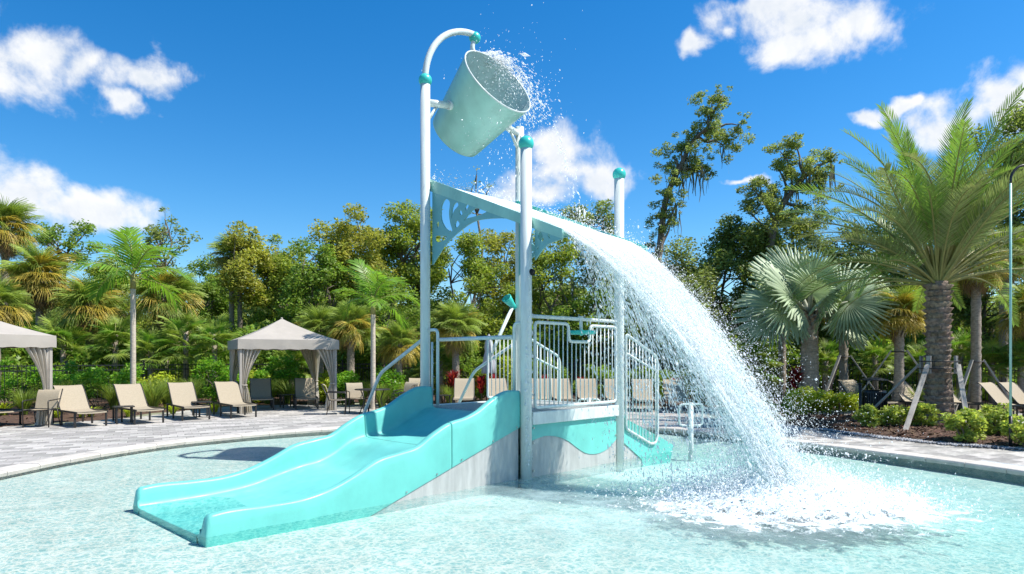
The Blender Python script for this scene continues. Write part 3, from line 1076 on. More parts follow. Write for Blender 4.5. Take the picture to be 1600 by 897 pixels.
def slide_section(t0, t1, n, end=False):
    V = []; first = None
    ts = list(np.linspace(t0, t1, n))
    for i, t in enumerate(ts):
        tz = float(smooth_interp(np.array(t), TT, TZ)) if t < 4.44 else .215
        if end and t > 4.40:                       # rounded noses at the exit
            k = min(1., (t - 4.40) / .112)
            tz = .03 + (.215 - .03) * math.sqrt(max(0, 1 - k ** 4)) if k > 0 else tz
        bz = float(smooth_interp(np.array(t), BT, BZ))
        sk = max(.765 - .333 * t, -.30)
        w0 = .115
        half = [(0.0, sk), (-.006, sk + .05), (-.004, max(tz - .12, sk + .06)), (0.0, tz - .03), (.012, tz - .008), (.035, tz), (.075, tz), (w0 - .012, tz - .01), (w0, tz - .035),
                (w0 + .012, bz + .55 * (tz - bz)), (w0 + .024, bz + .070), (w0 + .034, bz + .030), (w0 + .056, bz + .008), (w0 + .10, bz)]
        row = half + [(VW * .3, bz - .004), (VW * .5, bz - .006), (VW * .7, bz - .004)] + [(VW - a, z) for a, z in reversed(half)]
        V.append([(-t, v + .05, z) for v, z in row])
    m = len(V[0])
    F = []
    for i in range(n - 1):
        for j in range(m - 1):
            F.append((i * m + j, i * m + j + 1, (i + 1) * m + j + 1, (i + 1) * m + j))
    b = MB()
    b.add([p for r in V for p in r], F, True)
    if end:                                          # front lip down to the floor
        o_ = (n - 1) * m
        lip = [(b.v[o_ + 13][0], b.v[o_ + 13][1], -.4), (b.v[o_ + m - 14][0], b.v[o_ + m - 14][1], -.4)]
        q0 = len(b.v); b.v += lip
        b.f.append(tuple([q0] + [o_ + j for j in range(13, m - 13)] + [q0 + 1])); b.s.append(False)
    h = 14                                           # close the wall ends
    for i in (0, n - 1):
        o_ = i * m
        b.f.append(tuple(o_ + j for j in range(h))); b.s.append(False)
        b.f.append(tuple(o_ + m - 1 - j for j in range(h))); b.s.append(False)
    return b


SL = empty('slide'); SL.parent = PS
slide_section(.07, 1.368, 48).build('slide_section', 'teal_plastic', SL)
slide_section(1.376, 4.512, 120, True).build('slide_section', 'teal_plastic', SL)
for v0, v1 in ((.062, .082), (2.118, 2.138)):
    b = MB()
    b.prism([(-.10, -.35), (-.10, .75), (-1.25, .365), (-2.28, .02), (-3.2, -.30), (-3.2, -.35)], 'v', v0, v1)
    b.build('side_panel', 'grey_panel', SL)
b = MB()
b.tube([(-1.372, .02, .32), (-1.372, .02, .86)], .004, 6)
for t in (.15, .62, 1.2, 1.62, 2.1):
    q = MB()
    q.tube([(-t, .052, .80 - .333 * t), (-t, .036, .80 - .333 * t)], .011, 8)
    q.build('bolt', 'steel', SL)

# platform
PFm = empty('platform'); PFm.parent = PS
b = MB(); b.box((SQ / 2, SQ / 2, .905), (SQ - .02, SQ - .02, .04), None, .004); b.build('deck_plate', 'grating', PFm)
gb = MB()
for k in range(46):
    gb.box((SQ / 2, .05 + k * .049, .931), (SQ - .06, .012, .012))
o = gb.build('deck_grating', 'grating', PFm); o['kind'] = 'stuff'
for (c, s_) in (((SQ / 2, -.01, .86), (SQ - .17, .10, .18)), ((SQ / 2, SQ, .86), (SQ - .17, .10, .18)), ((SQ, SQ / 2, .86), (.10, SQ - .17, .18)), ((-.005, SQ / 2, .84), (.06, SQ - .17, .14))):
    b = MB(); b.box(c, s_, None, .012); b.build('edge_beam', 'white_paint', PFm)
b = MB(); b.box((SQ / 2, .012, .235), (SQ - .19, .03, 1.06), None, .004); b.build('skirt_panel', 'grey_panel', PFm)
b = MB(); b.box((SQ / 2, SQ - .01, .235), (SQ - .19, .03, 1.06), None, .004); b.build('skirt_panel', 'grey_panel', PFm)
wave = [tuple(p) for p in catmull([(0.10, 0.535), (0.392, 0.581), (0.686, 0.546), (0.94, 0.459), (1.15, 0.34), (1.366, 0.235), (1.617, 0.193), (1.876, 0.219), (2.084, 0.305), (2.2, 0.38)], 40)]
b = MB(); b.prism([(.10, .765)] + wave + [(2.2, .765)], 'v', -.007, -.012); b.build('wave_panel', 'teal_plastic', PFm)
for u, z in ((.14, .1), (.14, .5), (2.17, .12), (2.17, .45), (2.17, .7), (.14, .72)):
    q = MB(); q.tube([(u, -.014, z), (u, -.028, z)], .013, 8); q.build('bolt', 'steel', PFm)


# rails
def rail(name, path, r, bars, place, mid=None):
    """closed tube frame in a vertical plane with thin upright bars; place maps (s,z) to local xyz"""
    P_ = fillet([(p[0], p[1], 0) for p in path], .07, True)
    P2 = P_[:, :2]
    b = MB(); b.tube([place(*p) for p in P2], r, 10, closed=True)
    ro = b.build(name, 'white_paint', PS)
    for s in bars:
        zs = []
        for i in range(len(P2)):
            a, c = P2[i], P2[(i + 1) % len(P2)]
            if (a[0] - s) * (c[0] - s) < 0:
                zs.append(a[1] + (c[1] - a[1]) * (s - a[0]) / (c[0] - a[0]))
        if len(zs) >= 2:
            q = MB(); q.tube([place(s, min(zs)), place(s, max(zs))], .0095, 6)
            q.build('bar', 'white_paint', ro)
    if mid:
        q = MB(); q.tube([place(*p) for p in mid], r * .85, 8); q.build('mid_rail', 'white_paint', ro)
    return ro


pv0 = lambda s, z: (s, 0., z)
pvS = lambda s, z: (s, SQ, z)
r1 = rail('side_rail', [(.19, 1.01), (.19, 2.26), (.955, 2.26), (.975, 1.99), (1.49, 1.99), (1.505, 2.25), (2.20, 2.25), (2.20, 1.01)], .024,
          np.linspace(.30, 2.10, 18), pv0)
b = MB(); b.tube([(.06, 0, 2.345), (SQ - .06, 0, 2.345)], .028, 12); b.build('top_bar', 'white_paint', r1)
for z in (1.2, 1.75, 2.1):
    for u in (.13, 2.235):
        q = MB(); q.tube([(u - .06, 0, z), (u + .06, 0, z)], .012, 6); q.build('clamp', 'steel', r1)
wh = MB()
wh.tube([(1.24 + .20 * math.cos(t), -.03 + .20 * math.sin(t), 2.135) for t in np.linspace(0, 2 * np.pi, 33)[:-1]], .030, 10, closed=True)
for a in range(4):
    wh.tube([(1.24, -.03, 2.135), (1.24 + .2 * math.cos(a * math.pi / 2 + .4), -.03 + .2 * math.sin(a * math.pi / 2 + .4), 2.135)], .018, 8)
wh.ball((1.24, -.03, 2.135), .05)
wo_ = wh.build('hand_wheel', 'teal_paint', PS)
b = MB(); b.tube([(1.24, -.03, 2.13), (1.24, -.015, 2.36)], .026, 10); b.tube([(1.24, -.015, 2.32), (1.24, -.015, 2.39)], .045, 12); b.build('spindle', 'white_paint', wo_)
stair_path = [(2.50, 2.145), (3.42, 1.78), (3.493, 1.66), (3.493, .33), (3.42, .20), (3.28, .20), (2.50, .53)]
for f_ in (pv0, pvS):
    rail('stair_rail', stair_path, .024, np.linspace(2.60, 3.42, 9), f_, [(2.50, 1.82), (3.48, 1.49)])
# back rail on the far side, open weave
rail('side_rail', [(1.45, 1.01), (1.45, 2.10), (2.18, 2.10), (2.18, 1.01)], .02, np.linspace(1.55, 2.08, 6), pvS)
# entry hoops above the slide
pu0 = lambda s, z: (0., s, z)
for path in ([(2.24, 2.20), (1.975, 2.20), (1.975, .955)], [(.06, 2.245), (.235, 2.245), (.235, .98)]):
    b = MB(); b.tube([pu0(*p[:2]) for p in fillet([(a, c, 0) for a, c in path], .09)], .026, 12)
    eh = b.build('entry_hoop', 'white_paint', PS)
for k in range(4):
    q = MB(); q.tube([pu0(2.09, 1.2 + .22 * k), pu0(2.09, 1.22 + .22 * k)], .014, 6); q.build('bolt', 'steel', eh)
b = MB(); b.tube([pu0(1.94, 2.035), pu0(.27, 2.045)], .030, 12); b.build('cross_bar', 'white_paint', PS)
b = MB(); b.tube([pu0(2.12, 2.0), pu0(2.12, .96)], .018, 8); b.build('hoop_post', 'white_paint', PS)
# steps with teal treads on the stair side, hand rails on the far side
ST = empty('stair'); ST.parent = PS
for k in range(4):
    b = MB(); b.box((2.52 + k * .37, SQ / 2, .70 - k * .195), (.40, SQ - .22, .07), None, .02); b.build('tread', 'teal_plastic', ST)
for v in (.05, SQ - .05):
    b = MB(); b.prism([(2.36, .76), (2.36, .36), (3.02, -.05), (3.02, -.3), (3.9, -.3), (4.08, .10), (3.72, .25)], 'v', v - .03, v + .03)
    b.build('stringer', 'teal_plastic', ST)
    b = MB(); b.prism([(2.37, .36), (2.37, -.4), (3.04, -.4), (3.01, -.05)], 'v', v - .015, v + .015); b.build('stringer_panel', 'grey_panel', ST)
ST2 = empty('climber'); ST2.parent = PS
for k in range(4):
    b = MB(); b.box((SQ / 2, SQ + .35 + k * .36, .70 - k * .2), (SQ - .5, .36, .06), None, .02); b.build('tread', 'teal_plastic', ST2)
for u in (0, SQ):
    b = MB(); b.tube(fillet([(u, SQ + .06, 2.05), (u, SQ + 1.29, 1.46), (u, SQ + 2.28, .0)], .15), .030, 12); b.build('hand_rail', 'white_paint', ST2)
# water cannon on the far corner
b = MB()
b.tube([(1.50, SQ + .02, 1.72), (2.12, SQ + .02, 2.70)], .034, 12)
wc = b.build('water_cannon', 'white_paint', PS)
d_ = Vector((-.78, 0, .63)).normalized()
Mx = Matrix.Translation((2.16, SQ + .02, 2.70)) @ d_.to_track_quat('Z', 'Y').to_matrix().to_4x4()
b = MB(); b.lathe([(.01, -.03), (.05, -.02), (.06, .06), (.095, .24), (.098, .26), (.08, .26), (.05, .10)], 20, Mx); b.build('nozzle', 'teal_paint', wc)

# ------------------------------------------------------------------ falling water (world space)
U_, V_ = np.array([.695, .719]), np.array([-.719, .695])
ORI = np.array([.203, 9.82])


def loc2w(u, v, z):
    q = ORI + np.outer(u, U_) + np.outer(v, V_)
    return np.column_stack([q, z])


G = 9.81
VEND = -.60
# sheet over the board, then leaving it in an arc; several layers at different speeds
SV, SF, SUV = [], [], []


def add_sheet(speed, ulo, uhi, length, lift, seed, nu=30, ns=54, conv=0.):
    r_ = np.random.default_rng(seed)
    base = sum(len(a) for a in SV)
    us = np.linspace(0, 1, nu)
    ph = r_.uniform(0, 6, 6)
    rows, uvs = [], []
    for s in np.linspace(0, length, ns):
        if s < 2.8:                               # on the board (v from 2.2 to -0.6)
            v = 2.2 - s
            z = board_z(v) + .034 + lift * .25
            t = 0
            vv, zz_ = np.full(nu, v), np.full(nu, z)
        else:
            sp = speed * (1 + .10 * np.sin(us * 9 + ph[0]) + .06 * np.sin(us * 23 + ph[1]))
            t = (s - 2.8) / 4.3
            vv = VEND - sp * t
            zz_ = board_z(VEND) + .034 + lift * .25 - .56 * sp * t - .5 * G * t * t
        uu = ulo + (uhi - ulo) * us
        spread = max(0., s - 2.8)
        uu = uu + (uu - .95) * (-conv) * spread
        wob = (.018 + .03 * spread) * (np.sin(us * 14 + s * 5 + ph[2]) + .6 * np.sin(us * 31 - s * 8 + ph[3]))
        rows.append(loc2w(uu, vv + wob * .7 * (spread > 0), np.maximum(zz_ + wob * (.5 if spread > 0 else .25), .01)))
        uvs.append(np.column_stack([uu + seed * .37, np.full(nu, s)]))
    SV.append(np.vstack(rows)); SUV.append(np.vstack(uvs))
    for i in range(ns - 1):
        for j in range(nu - 1):
            SF.append((base + i * nu + j, base + i * nu + j + 1, base + (i + 1) * nu + j + 1, base + (i + 1) * nu + j))


add_sheet(4.6, .13, 1.95, 5.75, 0., 1, conv=.22)
add_sheet(4.2, .13, 1.85, 5.6, .12, 2, conv=.20)
add_sheet(4.8, .3, 1.8, 5.8, .2, 3, conv=.25)
add_sheet(3.5, .15, 1.5, 5.2, -.05, 4, conv=.12)
Vs = np.vstack(SV); UVs = np.vstack(SUV)
me = fast('falling_water', Vs, SF, 'water_sheet', True)
uvl = me.uv_layers.new(name='flow')
li = np.empty(len(me.loops), np.int32); me.loops.foreach_get('vertex_index', li)
uvl.data.foreach_set('uv', UVs[li].astype(np.float32).ravel())
fw = tag(link('falling_water', me), 'white sheet of water pouring off the sloping board into the pool', 'water', kind='stuff')


def drops(n, speed, sps, ulo, uhi, size, szs, jit, tmax=None, tpow=1., conv=.1, up=0.):
    """ballistic drops leaving the board edge"""
    us = rng.uniform(0, 1, n)
    us = np.clip(us + rng.normal(0, .05, n), 0, 1)
    u0 = ulo + (uhi - ulo) * us
    sp_ = np.clip(rng.normal(speed, sps, n), .4, 7)
    vz = -.58 * sp_ + rng.normal(0, up, n)
    z0 = board_z(VEND) + .06
    tl = (vz + np.sqrt(vz ** 2 + 2 * G * z0)) / G
    t = tl * rng.uniform(0, 1, n) ** tpow
    lu = rng.normal(0, .12, n)
    u = u0 + (u0 - .95) * (-conv) * sp_ * t + lu * t
    v = VEND - sp_ * t
    z = z0 + vz * t - .5 * G * t * t
    P_ = loc2w(u, v, z) + rng.normal(0, 1, (n, 3)) * jit * (.10 + 1.7 * (t / .7) ** 1.3)[:, None]
    vel = np.column_stack([-sp_[:, None] * V_[None], vz - G * t])
    P_[:, 2] = np.maximum(P_[:, 2], .01)
    sz = size * np.exp(rng.normal(0, szs, n))
    return P_, vel, sz


DP, DD, DL, DW = [], [], [], []


def push(P_, vel, sz, stretch):
    DP.append(P_); DD.append(vel + rng.normal(0, .5, vel.shape)); DW.append(sz); DL.append(sz * stretch * rng.uniform(.6, 1.6, len(sz)))


push(*drops(22000, 4.5, .42, .13, 1.9, .0032, .4, .055, tpow=.72, conv=.25), 6.0)      # core streaks
push(*drops(25000, 4.5, .58, .12, 1.85, .0032, .45, .08, tpow=.72, up=.12, conv=.25), 3.2)
push(*drops(15000, 4.5, .8, .12, 2.15, .0036, .4, .14, tpow=.62, up=.3, conv=.2), 1.5)   # loose spray
push(*drops(14000, 4.7, 1.0, .12, 2.18, .0028, .4, .30, tpow=.55, up=.45, conv=.18), 1.2)    # mist
push(*drops(4200, 2.4, .7, .10, 1.3, .0044, .45, .05, tpow=.8), 3.6)           # slow curtain at the near corner
push(*drops(2400, 1.4, .5, .10, .6, .0042, .45, .04, tpow=.8), 3.0)
# ragged strands of the lacy edge
st = MB()
for k in range(190):
    u0 = rng.uniform(.10, 2.0); sp_ = rng.uniform(1.0, 3.4) if k < 70 else rng.normal(4.5, .4)
    if k < 70:
        u0 = rng.uniform(.10, 1.4)
    ta = 0. if k < 90 else rng.uniform(0, .4)
    t = np.linspace(ta, ta + rng.uniform(.18, .40) + (.2 if k < 70 else 0), 22)
    vz = -.58 * sp_
    z = board_z(VEND) + .05 + vz * t - .5 * G * t * t
    wv = np.cumsum(rng.normal(0, .010, (22, 2)), 0)
    P_ = loc2w(u0 + wv[:, 0] + (.95 - u0) * (.1 if k < 70 else .24) * sp_ * t, VEND - sp_ * t + wv[:, 1], np.maximum(z, .02))
    r_ = rng.uniform(.003, .0075) * np.clip(1 + .9 * np.sin(np.arange(22) * rng.uniform(.8, 2.) + rng.uniform(0, 6)), .15, 2) * np.linspace(1, .35, 22)
    st.tube(P_, r_, 5)
o = st.build('water_strands', 'water_drops', fw); o['kind'] = 'stuff'
# heap of churned foam under the stream
def lumps(x, y, seed, f0=3.2, oct_=5):
    r_ = np.random.default_rng(seed); h = np.zeros_like(x); am = 1.
    for o_ in range(oct_):
        for q in range(5):
            a_ = r_.uniform(0, 6.283); f_ = f0 * r_.uniform(.7, 1.4)
            h += am * np.sin((x * math.cos(a_) + y * math.sin(a_)) * f_ + r_.uniform(0, 6.283)) / 2.4
        am *= .58; f0 *= 2.05
    return h


na, nr_ = 150, 60
th_ = np.linspace(0, 2 * np.pi, na, endpoint=False)
V, F = [], []
for j in range(nr_ + 1):
    q = j / nr_
    edge = 1 + .16 * np.sin(th_ * 3 + 1) + .10 * np.sin(th_ * 7 + 2) + .07 * np.sin(th_ * 13) + .05 * np.sin(th_ * 29)
    fx = LAND[0] + 1.6 * q * edge * np.cos(th_) - .05; fy = LAND[1] + 1.10 * q * edge * np.sin(th_) + .05
    env = np.clip(1 - q, 0, 1) ** .8
    hz_ = env * (.12 + .075 * lumps(fx, fy, 5)) + .16 * np.exp(-(q / .42) ** 2) * (1 + .5 * lumps(fx, fy, 9, 5.)) + .035 * np.exp(-((q - .72) / .10) ** 2) * (1 + lumps(fx, fy, 3, 4.))
    V.append(np.column_stack([fx, fy, hz_ - .03 * (q > .96)]))
for j in range(nr_):
    for i in range(na):
        k = (i + 1) % na
        F.append((j * na + i, j * na + k, (j + 1) * na + k, (j + 1) * na + i))
o = link('foam_heap', fast('foam_heap', np.vstack(V), F, 'foam', True), fw); o['kind'] = 'stuff'
# splash crown where it lands
n = 42000
rr = np.abs(rng.normal(0, .62, n)); aa = rng.uniform(0, 6.283, n)
px_ = LAND[0] + 1.35 * rr * np.cos(aa); py_ = LAND[1] + .95 * rr * np.sin(aa) + .2
pz_ = np.abs(rng.normal(0, 1, n)) * .20 * np.exp(-rr * .6) + rng.exponential(.05, n)
push(np.column_stack([px_, py_, pz_]), rng.normal(0, 1, (n, 3)), .0050 * np.exp(rng.normal(0, .45, n)), 1.4)
n = 16000
rr = np.abs(rng.normal(0, .6, n)); aa = rng.uniform(0, 6.283, n)
px_ = LAND[0] - .1 + 1.25 * rr * np.cos(aa); py_ = LAND[1] + .5 + 1.2 * rr * np.sin(aa)
pz_ = rng.exponential(.36, n) * np.exp(-rr * .5)
push(np.column_stack([px_, py_, pz_]), rng.normal(0, 1, (n, 3)), .0038 * np.exp(rng.normal(0, .45, n)), 1.2)
V, F = octa(np.vstack(DP), np.vstack(DD), np.concatenate(DL), np.concatenate(DW))
o = link('water_drops', fast('water_drops', V, F, 'water_drops', True), fw); o['kind'] = 'stuff'

# spray over the bucket rim, trickle below it
DP, DD, DL, DW = [], [], [], []
rimc = PS.matrix_basis @ (Bm @ Vector((0, 0, .68)))
n = 3400
k = rng.uniform(0, 1, n)
p0 = np.array(PS.matrix_basis @ Vector((1.20, SQ - .10, 7.12)))
p1 = np.array(PS.matrix_basis @ Vector((1.85, SQ - .25, 7.05)))
vel0 = np.column_stack([rng.normal(1.75, .45, n), rng.normal(.8, .3, n), rng.normal(.55, .35, n)])
t = rng.uniform(0, 1, n) ** 1.2 * .50
st_ = p0 + rng.normal(0, .05, (n, 3)) + (p1 - p0) * (rng.uniform(0, .5, n) ** 1.3)[:, None]
P_ = st_ + vel0 * t[:, None]; P_[:, 2] -= .5 * G * t * t
vv = vel0.copy(); vv[:, 2] -= G * t
push(P_, vv, .0062 * np.exp(rng.normal(0, .55, n)), 2.0)
n = 900
P_ = np.array(rimc) + np.column_stack([rng.normal(.15, .42, n), rng.normal(0, .3, n), rng.normal(-.5, .7, n)])
push(P_, rng.normal(0, .4, (n, 3)) - (0, 0, 2), .0055 * np.exp(rng.normal(0, .4, n)), 1.5)
n = 170                                     # trickle from the bucket onto the board
t = rng.uniform(0, 1, n)
a0 = np.array(PS.matrix_basis @ Vector((1.75, .95, 5.75))); a1 = np.array(PS.matrix_basis @ Vector((1.95, .45, 3.95)))
P_ = a0 + (a1 - a0) * t[:, None] + rng.normal(0, .03, (n, 3)) * (1 + 2 * t)[:, None]
push(P_, np.tile(a1 - a0, (n, 1)), .0055 * np.exp(rng.normal(0, .5, n)), 4.0)
n = 700                                     # splash off the top of the board
P_ = loc2w(rng.uniform(.0, 2.2, n), 2.28 + rng.normal(0, .10, n), 4.62 + np.abs(rng.normal(0, .13, n)))
push(P_, rng.normal(0, 1, (n, 3)), .006 * np.exp(rng.normal(0, .5, n)), 1.5)
n = 2600                                    # mist thrown up along the upper side of the sheet
kk = rng.uniform(0, 1, n)
P_ = loc2w(rng.uniform(.3, 2.3, n), 1.2 - 2.2 * kk, board_z(1.2 - 2.2 * kk) + rng.exponential(.10, n) + .05)
push(P_, rng.normal(0, 1, (n, 3)), .0045 * np.exp(rng.normal(0, .4, n)), 1.3)
for (u, v, zt) in ((-.02, -.09, 2.95), (.07, -.06, 2.6), (-.06, -.07, 2.2)):        # drips clinging to the near pole
    n = 90
    P_ = loc2w(u + rng.normal(0, .006, n) - .02, v + rng.normal(0, .006, n), rng.uniform(.1, zt, n))
    push(P_, np.tile((0, 0, -1.), (n, 1)), .006 * np.exp(rng.normal(0, .4, n)), 2.5)
V, F = octa(np.vstack(DP), np.vstack(DD), np.concatenate(DL), np.concatenate(DW))
tag(link('bucket_spray', fast('bucket_spray', V, F, 'water_drops', True)), 'sparkling spray of drops thrown over the tipping bucket', 'spray', kind='stuff')

# ------------------------------------------------------------------ furniture
DZ = .058


def face(dx, dy):
    return math.atan2(dx, -dy)


def make_lounger():
    r = empty('sun_lounger')
    wd, L, sh = .68, 1.15, .36
    # sling seat, a little slack
    P_ = [(0.0, sh - .02), (.03, sh + .005), (.30, sh), (.62, sh - .018), (.95, sh - .005), (1.13, sh + .02)]
    back = [(1.13, sh + .02), (1.22, sh + .11), (1.38, sh + .30), (1.53, sh + .48), (1.63, sh + .575), (1.71, sh + .61)]

    def sling(path, name):
        q = catmull([(0, a, c) for a, c in path], 16)
        b = MB(); V = []; F = []
        for i, p in enumerate(q):
            for s in (-1, -.5, 0, .5, 1):
                V.append((s * (wd / 2 - .02), p[1], p[2] - .012 * (1 - s * s)))
        for i in range(15):
            for j in range(4):
                F.append((i * 5 + j, i * 5 + j + 1, (i + 1) * 5 + j + 1, (i + 1) * 5 + j))
        n0 = len(V)
        V += [(x, y, z - .008) for x, y, z in V]
        F += [tuple(n0 + k for k in reversed(f)) for f in F]
        b.add(V, F, True)
        return b.build(name, 'tan_sling', r)
    sling(P_, 'seat_sling')
    sling(back, 'back_sling')
    for s in (-1, 1):
        b = MB()
        b.beam((s * wd / 2, -.01, sh), (s * wd / 2, 1.76, sh), .028, .045)
        b.build('side_rail', 'bronze_metal', r)
        b = MB()
        b.tube(catmull([(s * (wd / 2 - .006), a, c - .004) for a, c in back], 12), .013, 8)
        b.build('back_frame', 'bronze_metal', r)
        for y in (.10, 1.02, 1.66):
            b = MB(); b.beam((s * wd / 2, y, 0), (s * wd / 2, y, sh - .02), .03, .045); b.build('leg', 'bronze_metal', r)
    for y in (.03, 1.68):
        b = MB(); b.beam((-wd / 2, y, sh - .005), (wd / 2, y, sh - .005), .03, .03); b.build('cross_bar', 'bronze_metal', r)
    return r


LG = 'tan sling sun loungers on the deck'
proto = make_lounger()
lounger_spots = [
    # front-leg centre x, y, facing, label
    (-10.15, 16.6, (.72, -.69), 'tan sling lounger next to the armchair, first of the row beside the pool'),
    (-9.15, 17.35, (.70, -.71), 'tan sling lounger second from the armchair, with a side table against it'),
    (-8.45, 18.25, (.62, -.78), 'tan sling lounger third from the armchair, before the tufted grass'),
    (-7.43, 19.0, (.60, -.80), 'tan sling lounger beside the front curtain of the whole cabana'),
    (-7.85, 21.7, (.42, -.90), 'shaded lounger inside the cabana, by its front pleated curtain'),
    (-6.62, 22.1, (.36, -.93), 'shaded lounger inside the cabana, by its rear tied curtain'),
    (-12.42, 16.9, (.95, -.32), 'lounger at the frame edge with only its dark foot rail showing'),
    (-1.50, 21.6, (.1, -1), 'tan lounger back seen through the slide entrance below the red plant'),
    (-.20, 21.7, (.05, -1), 'tan lounger back seen beneath the folded grey umbrella'),
    (-3.05, 21.9, (.12, -1), 'tan lounger half hidden behind the tallest white pole'),
    (.95, 21.6, (0, -1), 'tan lounger back behind the barred rail, next to the near pole'),
    (1.75, 21.5, (0, -1), 'tan lounger back behind the barred rail, second from the near pole'),
    (2.55, 21.4, (-.05, -1), 'tan lounger back behind the barred rail, below the teal hand wheel'),
    (3.35, 21.2, (-.08, -1), 'tan lounger back behind the barred rail, next to the shorter capped pole'),
    (4.2, 21.0, (-.1, -1), 'tan lounger back behind the stair rail bars'),
    (5.05, 20.6, (-.15, -1), 'tan lounger back just beyond the stair rail, behind spray'),
    (9.85, 20.0, (.38, -.92), 'tan lounger back showing above the lime hedge beside the bin'),
    (11.15, 20.2, (.38, -.92), 'tan lounger back showing behind the dark bin'),
    (12.35, 19.3, (.38, -.92), 'tan lounger back beside the shaded side of the date palm trunk'),
    (13.55, 19.15, (.38, -.92), 'tan lounger back showing behind the sunlit brace of the date palm'),
    (14.3, 18.1, (.38, -.92), 'tan lounger back first beyond the date palm brace'),
    (15.0, 18.35, (.38, -.92), 'tan lounger back overlapping the first one beyond the brace'),
    (15.25, 17.5, (.38, -.92), 'tan lounger back directly behind the thin hooked pole'),
    (16.1, 17.9, (.38, -.92), 'tan lounger back at the frame edge past the hooked pole'),
]
for i, (x, y, d, lab) in enumerate(lounger_spots):
    o = proto if i == 0 else copy_tree(proto)
    o.location = (x + rng.normal(0, .03), y + rng.normal(0, .05), DZ); o.rotation_euler = (0, 0, face(*d) + rng.normal(0, .05))
    tag(o, lab, 'sun lounger', LG)


def make_chair():
    r = empty('dining_chair')
    wd, sh = .56, .42
    seat = [(0, sh + .01), (.2, sh - .012), (.46, sh - .005)]
    back = [(.46, sh + .02), (.50, sh + .16), (.55, sh + .34), (.61, sh + .45), (.67, sh + .47)]
    for path, nm in ((seat, 'seat_sling'), (back, 'back_sling')):
        q = catmull([(0, a, c) for a, c in path], 10)
        V = []; F = []
        for p in q:
            for s in (-1, 0, 1):
                V.append((s * (wd / 2 - .03), p[1], p[2] - .008 * (1 - s * s)))
        for i in range(9):
            for j in range(2):
                F.append((i * 3 + j, i * 3 + j + 1, (i + 1) * 3 + j + 1, (i + 1) * 3 + j))
        n0 = len(V); V += [(x, y, z - .006) for x, y, z in V]; F += [tuple(n0 + k for k in reversed(f)) for f in F]
        b = MB(); b.add(V, F, True); b.build(nm, 'tan_sling', r)
    for s in (-1, 1):
        x = s * (wd / 2 - .015)
        b = MB(); b.tube(fillet([(x, .0, sh), (x, .48, sh - .005), (x, .70, sh + .48)], .06), .014, 8); b.build('side_frame', 'bronze_metal', r)
        b = MB(); b.tube(fillet([(x * 1.08, .03, 0), (x * 1.08, .0, sh + .22), (x * 1.08, .54, sh + .24)], .05), .014, 8); b.build('armrest', 'bronze_metal', r)
        b = MB(); b.tube([(x, .44, sh), (x * 1.05, .56, 0)], .013, 8); b.build('leg', 'bronze_metal', r)
    for y in (.02, .45):
        b = MB(); b.tube([(-wd / 2 + .015, y, sh - .01), (wd / 2 - .015, y, sh - .01)], .011, 8); b.build('cross_bar', 'bronze_metal', r)
    return r


cproto = make_chair()
chairs = [(-11.42, 16.35, (.12, -.99), 'sling armchair standing before the curtain of the cut-off cabana'),
          (-4.95, 20.35, (1, .25), 'dining armchair turned sideways beside the cabana curtain'),
          (-4.65, 20.75, (.45, -.9), 'dining armchair with tan back between the curtain and the round table'),
          (-3.45, 21.3, (-.4, -.9), 'dining armchair with pale back on the far side of the round table'),
          (-3.45, 20.15, (-.95, .15), 'dining armchair on the slide side of the round table')]
for i, (x, y, d, lab) in enumerate(chairs):
    o = cproto if i == 0 else copy_tree(cproto)
    o.location = (x, y, DZ); o.rotation_euler = (0, 0, face(*d))
    tag(o, lab, 'armchair', 'tan sling dining armchairs')
t = empty('round_table', (-4.2, 20.55, DZ), 0, 'dark metal dining table between the sling armchairs', 'table')
b = MB(); b.lathe([(.001, .735), (.52, .735), (.53, .725), (.53, .712), (.51, .705), (.001, .705)], 32); b.build('table_top', 'bronze_metal', t)
for k in range(4):
    a = k * math.pi / 2 + .5
    b = MB(); b.tube(fillet([(.40 * math.cos(a), .40 * math.sin(a), 0), (.24 * math.cos(a), .24 * math.sin(a), .38), (.36 * math.cos(a), .36 * math.sin(a), .71)], .1), .016, 8)
    b.build('leg', 'bronze_metal', t)
for (x, y, lab) in ((-9.92, 17.45, 'dark side table between the first two loungers of the row'),
                    (-8.75, 19.25, 'dark side table behind the third lounger of the row'),
                    (-7.55, 22.9, 'dark side table between the two loungers inside the cabana'),
                    (-2.3, 22.6, 'dark low table beyond the slide entrance under the red plant')):
    t = empty('side_table', (x, y, DZ), .6, lab, 'side table', 'dark metal side tables')
    b = MB(); b.box((0, 0, .43), (.46, .46, .025), None, .006); b.build('table_top', 'bronze_metal', t)
    for sx in (-1, 1):
        for sy in (-1, 1):
            b = MB(); b.beam((sx * .17, sy * .17, 0), (sx * .17, sy * .17, .42), .035, .035); b.build('leg', 'bronze_metal', t)


